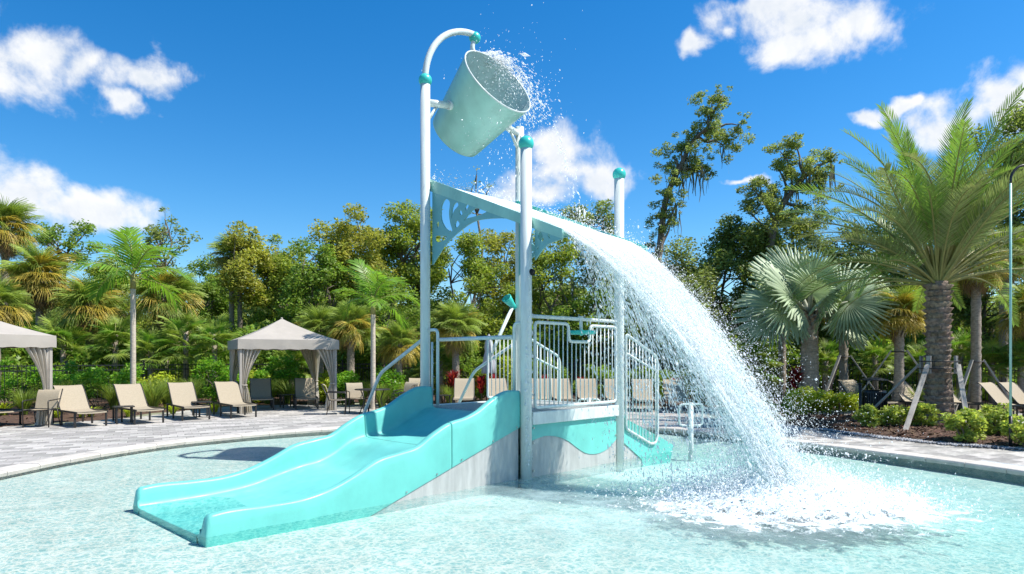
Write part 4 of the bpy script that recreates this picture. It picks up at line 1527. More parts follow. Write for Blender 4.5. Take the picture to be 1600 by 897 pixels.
# cabanas
def curtain(x0, x1, tie_x, base_w, top, ph, depth=.07):
    """pleated drape in the xz plane hung from x0..x1, gathered at tie_x"""
    nx, nz = 61, 30
    V, F = [], []
    sg = 1 if x1 > x0 else -1
    for i in range(nz + 1):
        k = i / nz
        z = top * (1 - k)
        tie = .40
        zr = z / top
        if zr > tie:
            s = (zr - tie) / (1 - tie); s = s ** 1.6
            lo = tie_x + (x0 - tie_x) * s
            hi = (tie_x + sg * .13) + (x1 - tie_x - sg * .13) * s
        else:
            s = (tie - zr) / tie; s = s ** .6
            lo = tie_x - sg * .04 * s
            hi = tie_x + sg * .13 + sg * (base_w - .13) * s
        amp = depth * (.45 + .55 * abs(zr - tie) / .6) * (.8 + .2 * math.sin(k * 9))
        for j in range(nx):
            u = j / (nx - 1)
            x = lo + (hi - lo) * u
            y = amp * math.sin(u * 2 * math.pi * 5 + ph + .6 * math.sin(k * 4 + u * 3)) + .02 * math.sin(u * 9 + k * 6)
            V.append((x, y, max(z, .015)))
    for i in range(nz):
        for j in range(nx - 1):
            F.append((i * nx + j, i * nx + j + 1, (i + 1) * nx + j + 1, (i + 1) * nx + j))
    return V, F


def make_cabana(name, loc, rz, label):
    r = empty(name, loc, rz, label, 'cabana', 'canvas cabanas on the deck')
    h = 1.5
    ev, vb, pk = 2.22, 1.93, 2.95
    for sx in (-1, 1):
        for sy in (-1, 1):
            b = MB(); b.beam((sx * (h - .09), sy * (h - .09), 0), (sx * (h - .09), sy * (h - .09), 2.15), .07, .07); b.build('post', 'canvas', r)
    # roof: four sagging faces with ribs
    n = 12
    for q in range(4):
        V, F = [], []
        for i in range(n + 1):
            k = i / n
            z = ev + (pk - ev) * k - .05 * math.sin(math.pi * k)
            for j in range(9):
                s = -1 + j / 4
                sag = .025 * (1 - s * s) * math.sin(math.pi * min(1, k * 1.1))
                x = s * h * (1 - k); y = -h * (1 - k)
                a = q * math.pi / 2
                V.append((x * math.cos(a) - y * math.sin(a), x * math.sin(a) + y * math.cos(a), z - sag))
        for i in range(n):
            for j in range(8):
                F.append((i * 9 + j, i * 9 + j + 1, (i + 1) * 9 + j + 1, (i + 1) * 9 + j))
        b = MB(); b.add(V, F, True); b.build('roof_panel', 'canvas', r)
        a = q * math.pi / 2
        Rm = Matrix.Rotation(a, 4, 'Z')
        b = MB()
        V, F = [], []
        for i in range(25):
            s = -1 + i / 12
            for z in (ev + .01, ev - .02, (ev + vb) / 2, vb + .012 * math.sin(i * 1.7)):
                off = .006 + .008 * math.sin(i * .9 + z * 5)
                V.append(Rm @ Vector((s * (h + .004), -(h + (off if z < ev - .03 else .0)), z)))
        for i in range(24):
            for j in range(3):
                F.append((i * 4 + j, i * 4 + j + 1, (i + 1) * 4 + j + 1, (i + 1) * 4 + j))
        b.add(V, F, True); b.build('valance', 'canvas', r)
        b = MB(); b.beam(Rm @ Vector((-h + .1, -h + .06, 2.12)), Rm @ Vector((h - .1, -h + .06, 2.12)), .05, .06); b.build('top_rail', 'canvas', r)
        for sg in (-1, 1):
            if q == 2 and sg == -1 and False:
                continue
            V, F = curtain(sg * (h - .06), sg * (h - .78), sg * (h - .12), .30, 2.10, q + sg)
            b = MB(); b.add([Rm @ Vector((x, y - h + .075 + .03, z)) for x, y, z in V], F, True)
            cu = b.build('curtain', 'curtain', r)
            tb = MB()
            c0 = sg * (h - .12)
            V2 = []
            for t_ in np.linspace(0, 2 * np.pi, 17)[:-1]:
                V2.append(Rm @ Vector((c0 - sg * .065 + .085 * math.cos(t_), -h + .105 + .06 * math.sin(t_), .85)))
            tb.tube(V2, .016, 6, closed=True); tb.build('tie_band', 'curtain', cu)
    b = MB(); b.ball((0, 0, pk), .04); b.build('finial', 'canvas', r)
    return r


rz = R(28)
cc = np.array([-8.15, 20.3]) + 1.5 * np.array([math.cos(rz), math.sin(rz)]) + 1.5 * np.array([-math.sin(rz), math.cos(rz)])
make_cabana('cabana', (cc[0], cc[1], DZ), rz, 'whole grey canvas cabana with tied curtains and two loungers inside')
rz = R(66)
cr = np.array([-11.45, 17.15])
cc = cr - 1.5 * np.array([math.cos(rz), math.sin(rz)]) + 1.5 * np.array([-math.sin(rz), math.cos(rz)])
make_cabana('cabana', (cc[0], cc[1], DZ), rz, 'cut-off canvas cabana behind the lone armchair at the frame edge')

# folded umbrella
t = empty('folded_umbrella', (-.82, 24.2, .08), 0, 'folded grey parasol standing above the red-leaved plants', 'umbrella')
b = MB(); b.tube([(0, 0, 0), (0, 0, 2.5)], .022, 10); b.build('pole', 'bronze_metal', t)
b = MB()
b.lathe([(.02, 2.48), (.06, 2.42), (.13, 2.2), (.15, 2.0), (.12, 1.88), (.16, 1.7), (.21, 1.35), (.23, 1.12), (.20, 1.08), (.05, 1.15)], 48,
        None, lambda a, z: 1 + .22 * math.sin(a * 8 + z * 2) * min(1, (2.5 - z) * 1.5))
b.build('canopy', 'umbrella_cloth', t)
b = MB(); b.lathe([(.001, .0), (.28, .0), (.28, .05), (.05, .09), (.001, .09)], 24); b.build('base', 'bronze_metal', t)

# hand-rail posts in the water
def rail_post(x, y, rz, lab, base=-.6):
    t = empty('grab_rail_post', (x, y, 0), rz, lab, 'grab rail', 'white grab-rail posts')
    b = MB(); b.tube([(0, 0, base), (0, 0, .88)], .048, 16); p = b.build('post', 'white_paint', t)
    c = MB(); c.ball((0, 0, .88), .049, 16, .3); c.build('post_cap', 'white_paint', p)
    for s in (-1, 1):
        b = MB(); b.tube(fillet([(s * .04, 0, .86), (s * .23, 0, .86), (s * .23, 0, .46), (s * .04, 0, .46)], .07), .019, 10); b.build('grab_loop', 'white_paint', t)


rail_post(3.38, 12.9, .15, 'white grab-rail post in the water just past the stairs')
rail_post(1.62, 14.4, .1, 'white grab-rail post seen through the barred side rail')

# litter bin with a rain bonnet, dark post, hooked pole
bx, by = 9.55, 18.0
t = empty('litter_bin', (bx, by, .06), 0, 'dark round litter bin with a raised lid behind the shrubs', 'bin')
b = MB(); b.lathe([(.001, 0), (.27, .0), (.29, .04), (.29, .78), (.27, .82), (.20, .82), (.18, .7)], 28); b.build('body', 'black_metal', t)
sb = MB()
for k in range(28):
    a = 2 * math.pi * k / 28
    sb.beam((.302 * math.cos(a), .302 * math.sin(a), .06), (.302 * math.cos(a), .302 * math.sin(a), .76), .03, .008, 0)
o = sb.build('slat', 'black_metal', t); o['kind'] = 'stuff'
b = MB(); b.lathe([(.001, 1.16), (.20, 1.14), (.33, 1.10), (.35, 1.08), (.33, 1.075), (.001, 1.12)], 28); b.build('lid', 'black_metal', t)
for k in range(4):
    a = k * math.pi / 2 + .3
    b = MB(); b.tube([(.25 * math.cos(a), .25 * math.sin(a), .80), (.25 * math.cos(a), .25 * math.sin(a), 1.10)], .014, 8); b.build('lid_post', 'black_metal', t)
x, y = gnd(1344, 668)
t = empty('garden_post', (x, y, .08), 0, 'slim dark post in the shrubs in front of the bin', 'post')
b = MB(); b.tube([(0, 0, -.1), (0, 0, .98)], .034, 12); b.build('shaft', 'black_metal', t)
b = MB(); b.lathe([(.034, .98), (.045, .985), (.045, 1.02), (.001, 1.03)], 12); b.build('cap', 'black_metal', t)
x, y = gnd(1579, 706)
t = empty('hooked_pole', (x, y, .06), 0, 'tall thin pale pole with a black foot and a hooked top', 'pole')
b = MB(); b.tube([(0, 0, 0), (0, 0, .60)], .030, 14); b.build('foot', 'black_metal', t)
b = MB(); b.tube([(0, 0, .58), (0, 0, 4.95)], .021, 12); b.build('shaft', 'mint_paint', t)
b = MB(); b.tube(catmull([(0, 0, 4.9), (.02, 0, 5.05), (.14, 0, 5.2), (.35, 0, 5.24), (.55, 0, 5.18), (.62, 0, 5.0)], 20), .024, 10); b.build('hook', 'bronze_metal', t)

# black picket fence behind the beds
FP = np.array([(-24, 15), (-17.5, 20.5), (-12.5, 25.5), (-7, 28), (-1, 28.8), (5, 28.2), (10.5, 26.3), (16, 24), (22, 19.5)])
fpts = catmull(np.column_stack([FP, np.zeros(len(FP))]), 160)[:, :2]
ds = np.concatenate([[0], np.cumsum(np.linalg.norm(np.diff(fpts, axis=0), axis=1))])
fe = empty('picket_fence', (0, 0, 0), 0, 'black metal picket fence running behind the shrubs', 'fence')
fq = lambda s: np.array([np.interp(s, ds, fpts[:, 0]), np.interp(s, ds, fpts[:, 1])])
pk_ = MB(); s = 0
while s < ds[-1]:
    p = fq(s); pk_.box((p[0], p[1], .80), (.018, .018, 1.42), .6); s += .115
o = pk_.build('picket', 'black_metal', fe); o['kind'] = 'stuff'
pb = MB(); pb.box((0, 0, .82), (.06, .06, 1.56), None, .006); pb.box((0, 0, 1.61), (.075, .075, .03), None, .008)
pme = pb.mesh('post', 'black_metal')
npst = int(ds[-1] / 2.4)
for k in range(npst + 1):
    p = fq(k * ds[-1] / npst)
    o = link('post', pme, fe); o.location = (p[0], p[1], 0)
for k in range(npst):
    a, c = fq(k * ds[-1] / npst), fq((k + 1) * ds[-1] / npst)
    for z in (.22, 1.30, 1.46):
        b = MB(); b.beam((*a, z), (*c, z), .03, .035, 0); b.build('rail', 'black_metal', fe)

# ------------------------------------------------------------------ vegetation
def diamonds(C, D, N, L, W_):
    """leaf faces: centre C, long axis D, rough normal N"""
    D = D / (np.linalg.norm(D, axis=1)[:, None] + 1e-9)
    S_ = np.cross(D, N); S_ /= np.linalg.norm(S_, axis=1)[:, None] + 1e-9
    L = L[:, None]; W_ = W_[:, None]
    V = np.stack([C - D * L, C + S_ * W_ - D * L * .1, C + D * L, C - S_ * W_ - D * L * .1], 1).reshape(-1, 3)
    return V, np.arange(4 * len(C)).reshape(-1, 4)


def leaf_blobs(cl, per, size, seed, droop=.25, asp=.42, flat=.75):
    """cl (n,4): centre + radius -> leaves filling each clump, denser to its shell"""
    r_ = np.random.default_rng(seed)
    C = []
    for (x, y, z, r) in cl:
        n = max(4, int(per * (r / .5) ** 2))
        d = r_.normal(0, 1, (n, 3)); d /= np.linalg.norm(d, axis=1)[:, None]
        rad = r * (r_.uniform(.15, 1., n) ** .55) * (1 + .25 * r_.normal(0, 1, n) * .5)
        C.append(np.array([x, y, z]) + d * rad[:, None] * np.array([1, 1, flat]))
    C = np.vstack(C)
    n = len(C)
    D = r_.normal(0, 1, (n, 3)); D[:, 2] = D[:, 2] * .5 - droop
    N = r_.normal(0, .8, (n, 3)) + np.array([.5, -.5, .6])
    L = size * r_.uniform(.6, 1.35, n)
    return diamonds(C, D, N, L, L * asp)


def moss_strips(pts, seed, lo=.4, hi=1.3):
    r_ = np.random.default_rng(seed)
    V, F = [], []
    for (x, y, z) in pts:
        for q in range(6):
            L = r_.uniform(lo, hi); a = r_.uniform(0, 3.14); wd = r_.uniform(.025, .06)
            ox, oy = r_.normal(0, .14, 2)
            o = len(V)
            for i in range(5):
                k = i / 4
                ww = wd * (1 - .8 * k) * (1 if i else .5)
                cx, cy, cz = x + ox + .05 * math.sin(k * 5 + q), y + oy + .04 * math.cos(k * 4 + q), z - L * k
                V += [(cx - ww * math.cos(a), cy - ww * math.sin(a), cz), (cx + ww * math.cos(a), cy + ww * math.sin(a), cz)]
            for i in range(4):
                F.append((o + 2 * i, o + 2 * i + 1, o + 2 * i + 3, o + 2 * i + 2))
    return np.array(V), np.array(F)


def branch(b, p0, p1, r0, r1, seed, bend=.12, n=7, seg=6):
    r_ = np.random.default_rng(seed)
    p0, p1 = np.array(p0, float), np.array(p1, float)
    L = np.linalg.norm(p1 - p0)
    mid = [p0 + (p1 - p0) * k + r_.normal(0, bend * L * .5, 3) * (0 < k < 1) for k in (0, .33, .66, 1)]
    P_ = catmull(mid, n)
    b.tube(P_, np.linspace(r0, r1, n), seg)
    return P_


def tree(px, Y, top, bot, hw, mat, label, nclump=46, per=150, leaf=.085, seed=1, airy=0., cat='tree', group='woodland trees', trunk_r=.16, lean=0., clr=.62):
    """broad-leaved tree fitted to the crown it shows: px/top/bot/hw in photo pixels at distance Y"""
    r_ = np.random.default_rng(seed)
    X = at(px, Y); zt, zb_ = zat(top, Y), zat(bot, Y)
    rad = hw / FPX * Y
    H = zt
    root = empty('broadleaf_tree', (X, Y, .05), 0, label, cat, group)
    cz, rz_ = (zt + zb_) / 2, (zt - zb_) / 2
    cl = []
    for k in range(nclump):
        for _ in range(20):
            d = r_.normal(0, 1, 3); d /= np.linalg.norm(d)
            q = r_.uniform(.35, .92) ** .7
            if d[1] < .55 or r_.uniform() < .3:
                break
        wob = 1 + .22 * math.sin(3 * math.atan2(d[1], d[0]) + seed) + .15 * r_.normal()
        rr_ = r_.uniform(clr * .55, clr * 1.25) * min(1., rad / 1.6)
        cl.append((d[0] * rad * q * wob + lean * d[2], d[1] * rad * q * wob * .9, cz + d[2] * rz_ * q * (.96 + .08 * r_.normal()), rr_))
    cl = np.array(cl)
    b = MB()
    fork = max(1.0, zb_ + .25 * (zt - zb_))
    tp = branch(b, (0, 0, -.1), (lean * .2 + r_.normal(0, .15), r_.normal(0, .1), fork), trunk_r, trunk_r * .6, seed + 5, .05, 9, 8)
    top_ = tp[-1]
    order = np.argsort(cl[:, 2])[::-1]
    main = []
    for k in range(5):
        c = cl[order[int(k * len(cl) / 7)]]
        main.append(branch(b, top_, c[:3] * .85 + top_ * .15, trunk_r * .5, .03, seed + 20 + k, .14))
    for k, c in enumerate(cl):
        if k % (2 if not airy else 1):
            continue
        m_ = main[k % 5]
        j = int(np.argmin(np.linalg.norm(m_ - c[:3], axis=1)))
        branch(b, m_[min(j, len(m_) - 2)], c[:3], .035, .008, seed + 60 + k, .12, 5, 4)
    b.build('trunk', 'bark_grey', root)
    if airy:
        cl[:, 3] *= (1 - airy * .4)
    V, F = leaf_blobs(cl, per * 1.9 * (1 - .45 * airy), leaf * .92, seed + 3)
    link('crown', fast('crown', V, F, mat), root)
    return root, cl


WG = 'woodland trees'
tree(100, 36, 340, 425, 62, 'leaf_green', 'airy green tree rising between the two shaggy cabbage palms', 30, 110, .10, 11, .6, trunk_r=.11)
tree(265, 34, 325, 455, 62, 'leaf_oak', 'thin airy tree with open twigs right of the slender palm', 34, 95, .095, 12, .85, trunk_r=.10)
tree(378, 31, 346, 500, 46, 'leaf_gold', 'olive-gold tree above the roof of the whole cabana', 44, 150, .085, 13, .25)
tree(440, 33, 368, 560, 56, 'leaf_olive', 'olive tree just past the cabana peak', 50, 150, .09, 14, .1)
tree(498, 30, 372, 575, 52, 'leaf_green', 'dark green tree behind the low fan palms', 50, 150, .085, 15, .1)
tree(560, 32, 320, 520, 66, 'leaf_gold', 'golden-leaved tree rising behind the second slender palm', 60, 155, .09, 16, .1)
tree(648, 33, 308, 520, 62, 'leaf_olive', 'tall olive tree crossed by the tallest white pole', 60, 155, .09, 17, .05)
tree(600, 29, 420, 580, 55, 'leaf_green', 'low green tree in the shade behind the second slender palm', 44, 150, .08, 18, .1)
tree(728, 31, 345, 590, 56, 'leaf_olive', 'olive tree framed beneath the cut-out arch bracket', 52, 150, .085, 19, .1)
tree(748, 36, 262, 360, 30, 'leaf_gold', 'sparse twiggy treetop showing above the deflector board', 14, 40, .08, 20, .95, trunk_r=.09)
tree(792, 34, 350, 570, 55, 'leaf_gold', 'golden tree behind the pair of adjoining poles', 52, 150, .09, 21, .1)
tree(862, 32, 330, 590, 52, 'leaf_olive', 'olive tree rising over the barred side rail', 52, 150, .085, 22, .2)
tree(925, 34, 298, 470, 48, 'leaf_oak', 'tree with a loose top beneath the small cloud', 44, 130, .09, 23, .5)
tree(935, 30, 440, 600, 60, 'leaf_green', 'bushy green tree behind the teal hand wheel', 48, 150, .08, 24, .1)
tree(1000, 33, 395, 600, 50, 'leaf_oak', 'oak behind the shorter capped pole', 50, 150, .085, 25, .15)
tree(1072, 29, 372, 600, 58, 'leaf_oak', 'rounded oak at the foot of the leaning mossy oak', 58, 160, .08, 26, .05)
tree(1145, 30, 322, 590, 66, 'leaf_dark', 'dark dense oak left of the silver fan palm', 66, 160, .085, 27, .05)
tree(1222, 31, 300, 580, 62, 'leaf_oak', 'oak behind the crown of the silver fan palm', 60, 155, .085, 28, .1)
tree(1330, 30, 330, 590, 85, 'leaf_dark', 'dark oak between the silver palm and the date palm', 64, 155, .09, 29, .05)
tree(1440, 32, 300, 590, 80, 'leaf_oak', 'oak hidden behind the date palm fronds', 60, 150, .09, 30, .1)
tree(1580, 27, 150, 500, 90, 'leaf_oak', 'tallest oak at the frame edge above the hooked pole', 80, 150, .085, 31, .25, trunk_r=.24, clr=.75)
tree(1535, 29, 380, 600, 80, 'leaf_dark', 'dark low oak behind the yellow-tinged cabbage palm', 60, 150, .09, 32, .05)
tree(20, 33, 400, 590, 62, 'leaf_oak', 'shaded tree behind the cut-off cabana roof', 56, 150, .09, 33, .1)
tree(175, 32, 400, 590, 60, 'leaf_olive', 'low olive tree behind the first slender palm', 56, 150, .085, 34, .1)
tree(320, 35, 400, 590, 58, 'leaf_green', 'green tree in the gap left of the cabana roof', 56, 150, .09, 35, .15)


def clump_tree(Y, spine, clumps, mat, label, seed, per=430, leaf=.058, moss=None, r0=.20):
    """tree whose limbs and clumps are given where they stand (photo px at distance Y)"""
    r_ = np.random.default_rng(seed)
    X0 = at(spine[0][0], Y)
    root = empty('mossy_oak', (X0, Y, .05), 0, label, 'tree', 'mossy oaks')
    W2 = lambda x, y, dy=0.: np.array([at(x, Y) - X0, dy, zat(y, Y) - .05])
    P_ = catmull([W2(x, y, r_.normal(0, .2) if i else 0) for i, (x, y) in enumerate(spine)], 30)
    P_[0][2] = -.1
    b = MB(); b.tube(P_, np.linspace(r0, .035, 30), 8)
    cl = []
    for k, (x, y, r) in enumerate(clumps):
        c = W2(x, y, r_.normal(0, .35)); rm = r / FPX * Y
        j = int(np.argmin(np.linalg.norm(P_ - c, axis=1)))
        j = max(1, j - 2)
        branch(b, P_[j], c, .08, .02, seed + k, .12, 6, 5)
        for q in range(9):
            cl.append((*(c + r_.normal(0, .72, 3) * rm * np.array([1, 1, .8])), rm * r_.uniform(.28, .66)))
    b.build('trunk', 'bark_grey', root)
    V, F = leaf_blobs(np.array(cl), per, leaf, seed + 90)
    link('crown', fast('crown', V, F, mat), root)
    if moss:
        pts = [W2(x, y, r_.normal(0, .3)) for (x, y) in moss]
        V, F = moss_strips(pts, seed + 7)
        link('moss', fast('moss', V, F, 'moss'), root)


clump_tree(30, [(1016, 600), (1020, 470), (1030, 385), (1042, 310), (1064, 258), (1085, 218), (1104, 200), (1114, 170)],
           [(1112, 162, 20), (1124, 156, 12), (1104, 180, 18), (1095, 198, 17), (1138, 208, 22), (1150, 200, 12), (1130, 225, 16), (1112, 205, 17), (1082, 205, 16), (1068, 232, 22),
            (1052, 242, 16), (1085, 240, 16), (1060, 262, 20), (1050, 285, 14), (1100, 262, 14), (1112, 264, 9), (1040, 300, 18), (1030, 325, 16), (1050, 325, 12), (1026, 350, 16), (1046, 345, 12),
            (1028, 375, 12), (1022, 400, 12)],
           'leaf_oak', 'tall leaning oak hung with grey moss against the open sky', 70, moss=[(1075, 250), (1062, 255), (1090, 258), (1080, 235), (1068, 275), (1100, 265), (1055, 315), (1058, 330), (1085, 272), (1050, 270), (1130, 228)])
clump_tree(29, [(1190, 600), (1200, 430), (1215, 340), (1245, 290), (1275, 262), (1300, 250)],
           [(1222, 235, 20), (1238, 228, 16), (1215, 255, 18), (1250, 250, 18), (1235, 270, 18), (1280, 262, 16), (1300, 245, 16), (1205, 300, 18), (1180, 290, 16), (1165, 300, 14), (1225, 300, 20), (1262, 290, 20), (1290, 285, 18), (1195, 330, 24), (1240, 330, 24), (1170, 335, 20), (1280, 330, 22)],
           'leaf_oak', 'mossy oak with a reaching limb just left of the date palm fronds', 71, moss=[(1262, 265), (1272, 262), (1285, 260), (1250, 272), (1240, 285), (1295, 262), (1230, 290), (1275, 280)])


# ---- palms
def fan_leaf(seed, nseg=30, Rb=.62, pet=.55, span=290, droop=.35, split=.55, mat='frond_sabal', pmat_='petiole', fold=.02, costa=.25, pw=.014):
    """fan frond along +Y: petiole then pleated blade; returns one mesh with two materials"""
    r_ = np.random.default_rng(seed)
    V, F, MI = [], [], []
    # petiole
    for i in range(5):
        k = i / 4
        y, z = pet * k, -.10 * pet * k * k
        ww = pw * (1.4 - .6 * k)
        V += [(-ww, y, z), (0, y, z - ww), (ww, y, z), (0, y, z + ww * .6)]
    for i in range(4):
        for j in range(4):
            F.append((i * 4 + j, i * 4 + (j + 1) % 4, (i + 1) * 4 + (j + 1) % 4, (i + 1) * 4 + j)); MI.append(1)
    cy, cz = pet, -.10 * pet
    da = R(span) / nseg
    for s in range(nseg):
        a = -R(span) / 2 + (s + .5) * da
        Ls = Rb * (.72 + .28 * math.cos(a * .55)) * r_.uniform(.92, 1.06)
        o = len(V)
        dr = droop * r_.uniform(.7, 1.35)
        rows = [(.04, .5), (.30, .5), (split, .5), (split + (1 - split) * .5, .30), (1., .03)]
        tw = r_.normal(0, .05)
        for k, (q, wf) in enumerate(rows):
            rr_ = Ls * q
            half = rr_ * math.tan(da / 2) * (wf / .5) if q <= split else Ls * split * math.tan(da / 2) * (wf / .5)
            aa = a + tw * max(0, q - split)
            ux, uy = math.sin(aa), math.cos(aa)
            vx, vy = uy, -ux
            z = cz - dr * Ls * max(0, q - .25) ** 2 * 1.2 + costa * Ls * (abs(math.sin(a)) * .35) * q
            # blade hangs from the costa
            z -= .22 * costa * uy * rr_
            f_ = fold * (q if q < split else split)
            for sgn, dzv in ((-1, -f_), (0, f_), (1, -f_)):
                V.append((ux * rr_ + vx * half * sgn, cy + uy * rr_ + vy * half * sgn, z + dzv))
        for k in range(4):
            for j in range(2):
                F.append((o + k * 3 + j, o + k * 3 + j + 1, o + (k + 1) * 3 + j + 1, o + (k + 1) * 3 + j)); MI.append(0)
    me = fast('frond', V, F, mat)
    me.materials.append(M[pmat_])
    me.polygons.foreach_set('material_index', MI)
    return me


def pinnate(seed, L=3.8, nl=58, ll=.55, lw=.022, arch=.45, vee=.5, droop=.3, start=.16, mat='frond_date', pmat_='petiole', fwd=.9, rr0=.035, curl=0.):
    """feather frond along +Y bending down under its weight"""
    r_ = np.random.default_rng(seed)
    n = 26
    P_ = []
    y = z = x = 0.
    for i in range(n):
        k = i / (n - 1)
        P_.append((x, y, z))
        th = -arch * k * 1.6 * (.4 + k)
        y += L / (n - 1) * math.cos(th); z += L / (n - 1) * math.sin(th); x += curl * k * L / (n - 1)
    P_ = np.array(P_)
    b = MB(); b.tube(P_, np.linspace(rr0, .004, n), 6)
    V, F, MI = list(b.v), [], []
    F4 = []
    for f in b.f:
        if len(f) == 4:
            F4.append(f); MI.append(1)
    T, N, B = frames(P_)
    for i in range(nl):
        k = start + (1 - start) * (i + .5) / nl
        idx = k * (n - 1); j = min(int(idx), n - 2); fr_ = idx - j
        p = P_[j] * (1 - fr_) + P_[j + 1] * fr_
        t = T[j]; up = np.array([0, -t[2], t[1]]); up /= np.linalg.norm(up)
        Lf = ll * (math.sin(math.pi * (.12 + .83 * k)) ** .6) * r_.uniform(.88, 1.08) * (1.12 - .35 * k)
        for s in (-1, 1):
            side = np.array([s, 0, 0.])
            d = side * (1 - .25 * k) + t * (fwd * (.55 + .75 * k)) + up * vee * r_.uniform(.4, 1.3)
            d /= np.linalg.norm(d)
            wv = np.cross(d, up); wv /= np.linalg.norm(wv)
            o = len(V)
            for q, wf in ((0, .5), (.35, 1.), (.7, .75), (1., .05)):
                c = p + d * Lf * q + np.array([0, 0, -1.]) * droop * Lf * q * q * r_.uniform(.8, 1.2)
                V.append(tuple(c - wv * lw * wf)); V.append(tuple(c + wv * lw * wf))
            for q in range(3):
                F4.append((o + 2 * q, o + 2 * q + 1, o + 2 * q + 3, o + 2 * q + 2)); MI.append(0)
    me = fast('frond', V, F4, mat)
    me.materials.append(M[pmat_])
    me.polygons.foreach_set('material_index', MI)
    return me


def frond(parent, me, loc, az, pitch, sc=1., roll=0., name='frond'):
    o = link(name, me, parent)
    o.location = loc
    o.rotation_mode = 'XYZ'
    o.rotation_euler = (pitch, roll, az)
    o.scale = (sc, sc, sc)
    return o


SAB = [fan_leaf(200 + k, 40, .60, .58, 285, .60 + .15 * k, .36) for k in range(3)]
SABY = [fan_leaf(210 + k, 36, .58, .52, 285, .95, .34, 'frond_sabal_yellow') for k in range(2)]
SABD = [fan_leaf(220 + k, 28, .55, .45, 250, 1.1, .35, 'frond_dead', 'frond_dead') for k in range(2)]
PALM = [fan_leaf(230 + k, 30, .52, .55, 265, .45, .34, 'frond_green' if k == 1 else 'frond_sabal') for k in range(3)]
BIS = [fan_leaf(240 + k, 44, 1.15, .95, 300, .16 + .07 * k, .60, 'frond_bismarck', 'petiole_pale', .045, .30, .05) for k in range(4)]
DATE = [pinnate(250 + k, 3.9, 64, .56, .0105, .34 + .12 * k, .50, .16, .24, 'frond_date' if k != 2 else 'frond_date_grey') for k in range(4)]
ADO = [pinnate(260 + k, 1.75, 19, .64, .030, .50 + .22 * k, .30, .60, .12, 'frond_green', 'petiole', .65, .022) for k in range(3)]


def palm_trunk(root, H, r0, r1, seed, mat='bark_palm', rings=True, n=40, lean=(0, 0)):
    r_ = np.random.default_rng(seed)
    b = MB()
    P_, rr_ = [], []
    for i in range(n):
        k = i / (n - 1)
        P_.append((lean[0] * k * k, lean[1] * k * k, -.1 + (H + .1) * k))
        rr_.append((r0 + (r1 - r0) * k) * (1 + (.05 * (-1) ** i + .03 * r_.normal() if rings else .015 * r_.normal())))
    b.tube(P_, rr_, 12)
    return b.build('trunk', mat, root), np.array(P_[-1])


def boots(parent, H0, H1, r, seed, n=46, mat='bark_palm', L=.16, wd=.05):
    """old leaf bases standing off the upper trunk"""
    r_ = np.random.default_rng(seed)
    V, F = [], []
    for k in range(n):
        a = k * 2.39996; z = H0 + (H1 - H0) * k / n
        ca, sa = math.cos(a), math.sin(a)
        o = len(V)
        l_ = L * r_.uniform(.6, 1.2)
        for (rr_, dz_, ww) in ((r * .9, 0, wd), (r * 1.15, l_ * .5, wd * .8), (r * 1.5, l_, wd * .5)):
            for s in (-1, 1):
                V.append((rr_ * ca - s * ww * sa, rr_ * sa + s * ww * ca, z + dz_))
            V.append(((rr_ + .02) * ca, (rr_ + .02) * sa, z + dz_))
        for i in range(2):
            q = o + i * 3
            F += [(q, q + 2, q + 5, q + 3), (q + 2, q + 1, q + 4, q + 5), (q + 1, q, q + 3, q + 4)]
    return link('leaf_base', fast('leaf_base', V, F, mat), parent)


def sabal(px, Y, cy, Rpx, label, seed, skirt=.3, yellow=.2, nf=46, group='cabbage palms', base=None, cat='palm', trunk_r=.15):
    r_ = np.random.default_rng(seed)
    X = at(px, Y); zc = zat(cy, Y); sc = Rpx / FPX * Y / 1.12
    root = empty('cabbage_palm', (X, Y, .06), 0, label, cat, group)
    tr, tip = palm_trunk(root, zc - .15 * sc, trunk_r, trunk_r * .85, seed)
    bo = boots(tr, max(.4, zc - .9 * sc), zc - .1, trunk_r * .95, seed + 1); bo['kind'] = 'stuff'
    for k in range(nf):
        q = k / nf
        az = k * 2.39996 + r_.normal(0, .15)
        pit = R(82 - 118 * q) + r_.normal(0, .12)
        u = r_.uniform()
        me = SABY[k % 2] if (q > .55 and u < yellow * 2) or u < yellow * .4 else SAB[k % 3]
        frond(root, me, (tip[0], tip[1], tip[2] + .12 * (1 - q)), az, pit, sc * r_.uniform(.88, 1.08), r_.normal(0, .25))
    for k in range(int(22 * skirt)):
        az = k * 2.39996 + 1; pit = R(-52 - 30 * r_.uniform())
        frond(root, SABD[k % 2], (tip[0], tip[1], tip[2] - .1), az, pit, sc * r_.uniform(.8, 1.), r_.normal(0, .3), 'dead_frond')
    return root


sabal(8, 28, 355, 50, 'tall shaggy cabbage palm cut by the frame edge above the cabana roof', 301, 1., .35)
sabal(62, 27, 432, 56, 'shaggy cabbage palm with golden skirt just past the cut-off cabana roof', 302, .8, .5)
sabal(-6, 24, 478, 48, 'low cabbage palm peeking over the cut-off cabana roof', 303, .3, .5)
sabal(140, 27, 478, 54, 'yellowish cabbage palm left of the first slender palm trunk', 304, .4, .35)
sabal(258, 28, 462, 54, 'cabbage palm with hanging golden fans behind the first slender palm', 305, .9, .45)
sabal(362, 31.5, 398, 36, 'tall grey-trunked cabbage palm over the cabana roof', 306, .6, .2, trunk_r=.13)
sabal(548, 25, 512, 42, 'bright cabbage palm with a clear trunk right of the cabana roof', 307, .1, .25)
sabal(500, 25.5, 516, 40, 'low bright cabbage palm touching the cabana roof edge', 308, .1, .2)
sabal(622, 24, 540, 38, 'small cabbage palm between the second slender palm and the tallest pole', 309, .1, .5)
sabal(712, 25, 512, 44, 'cabbage palm seen above the cross bar of the slide entrance', 310, .3, .2)
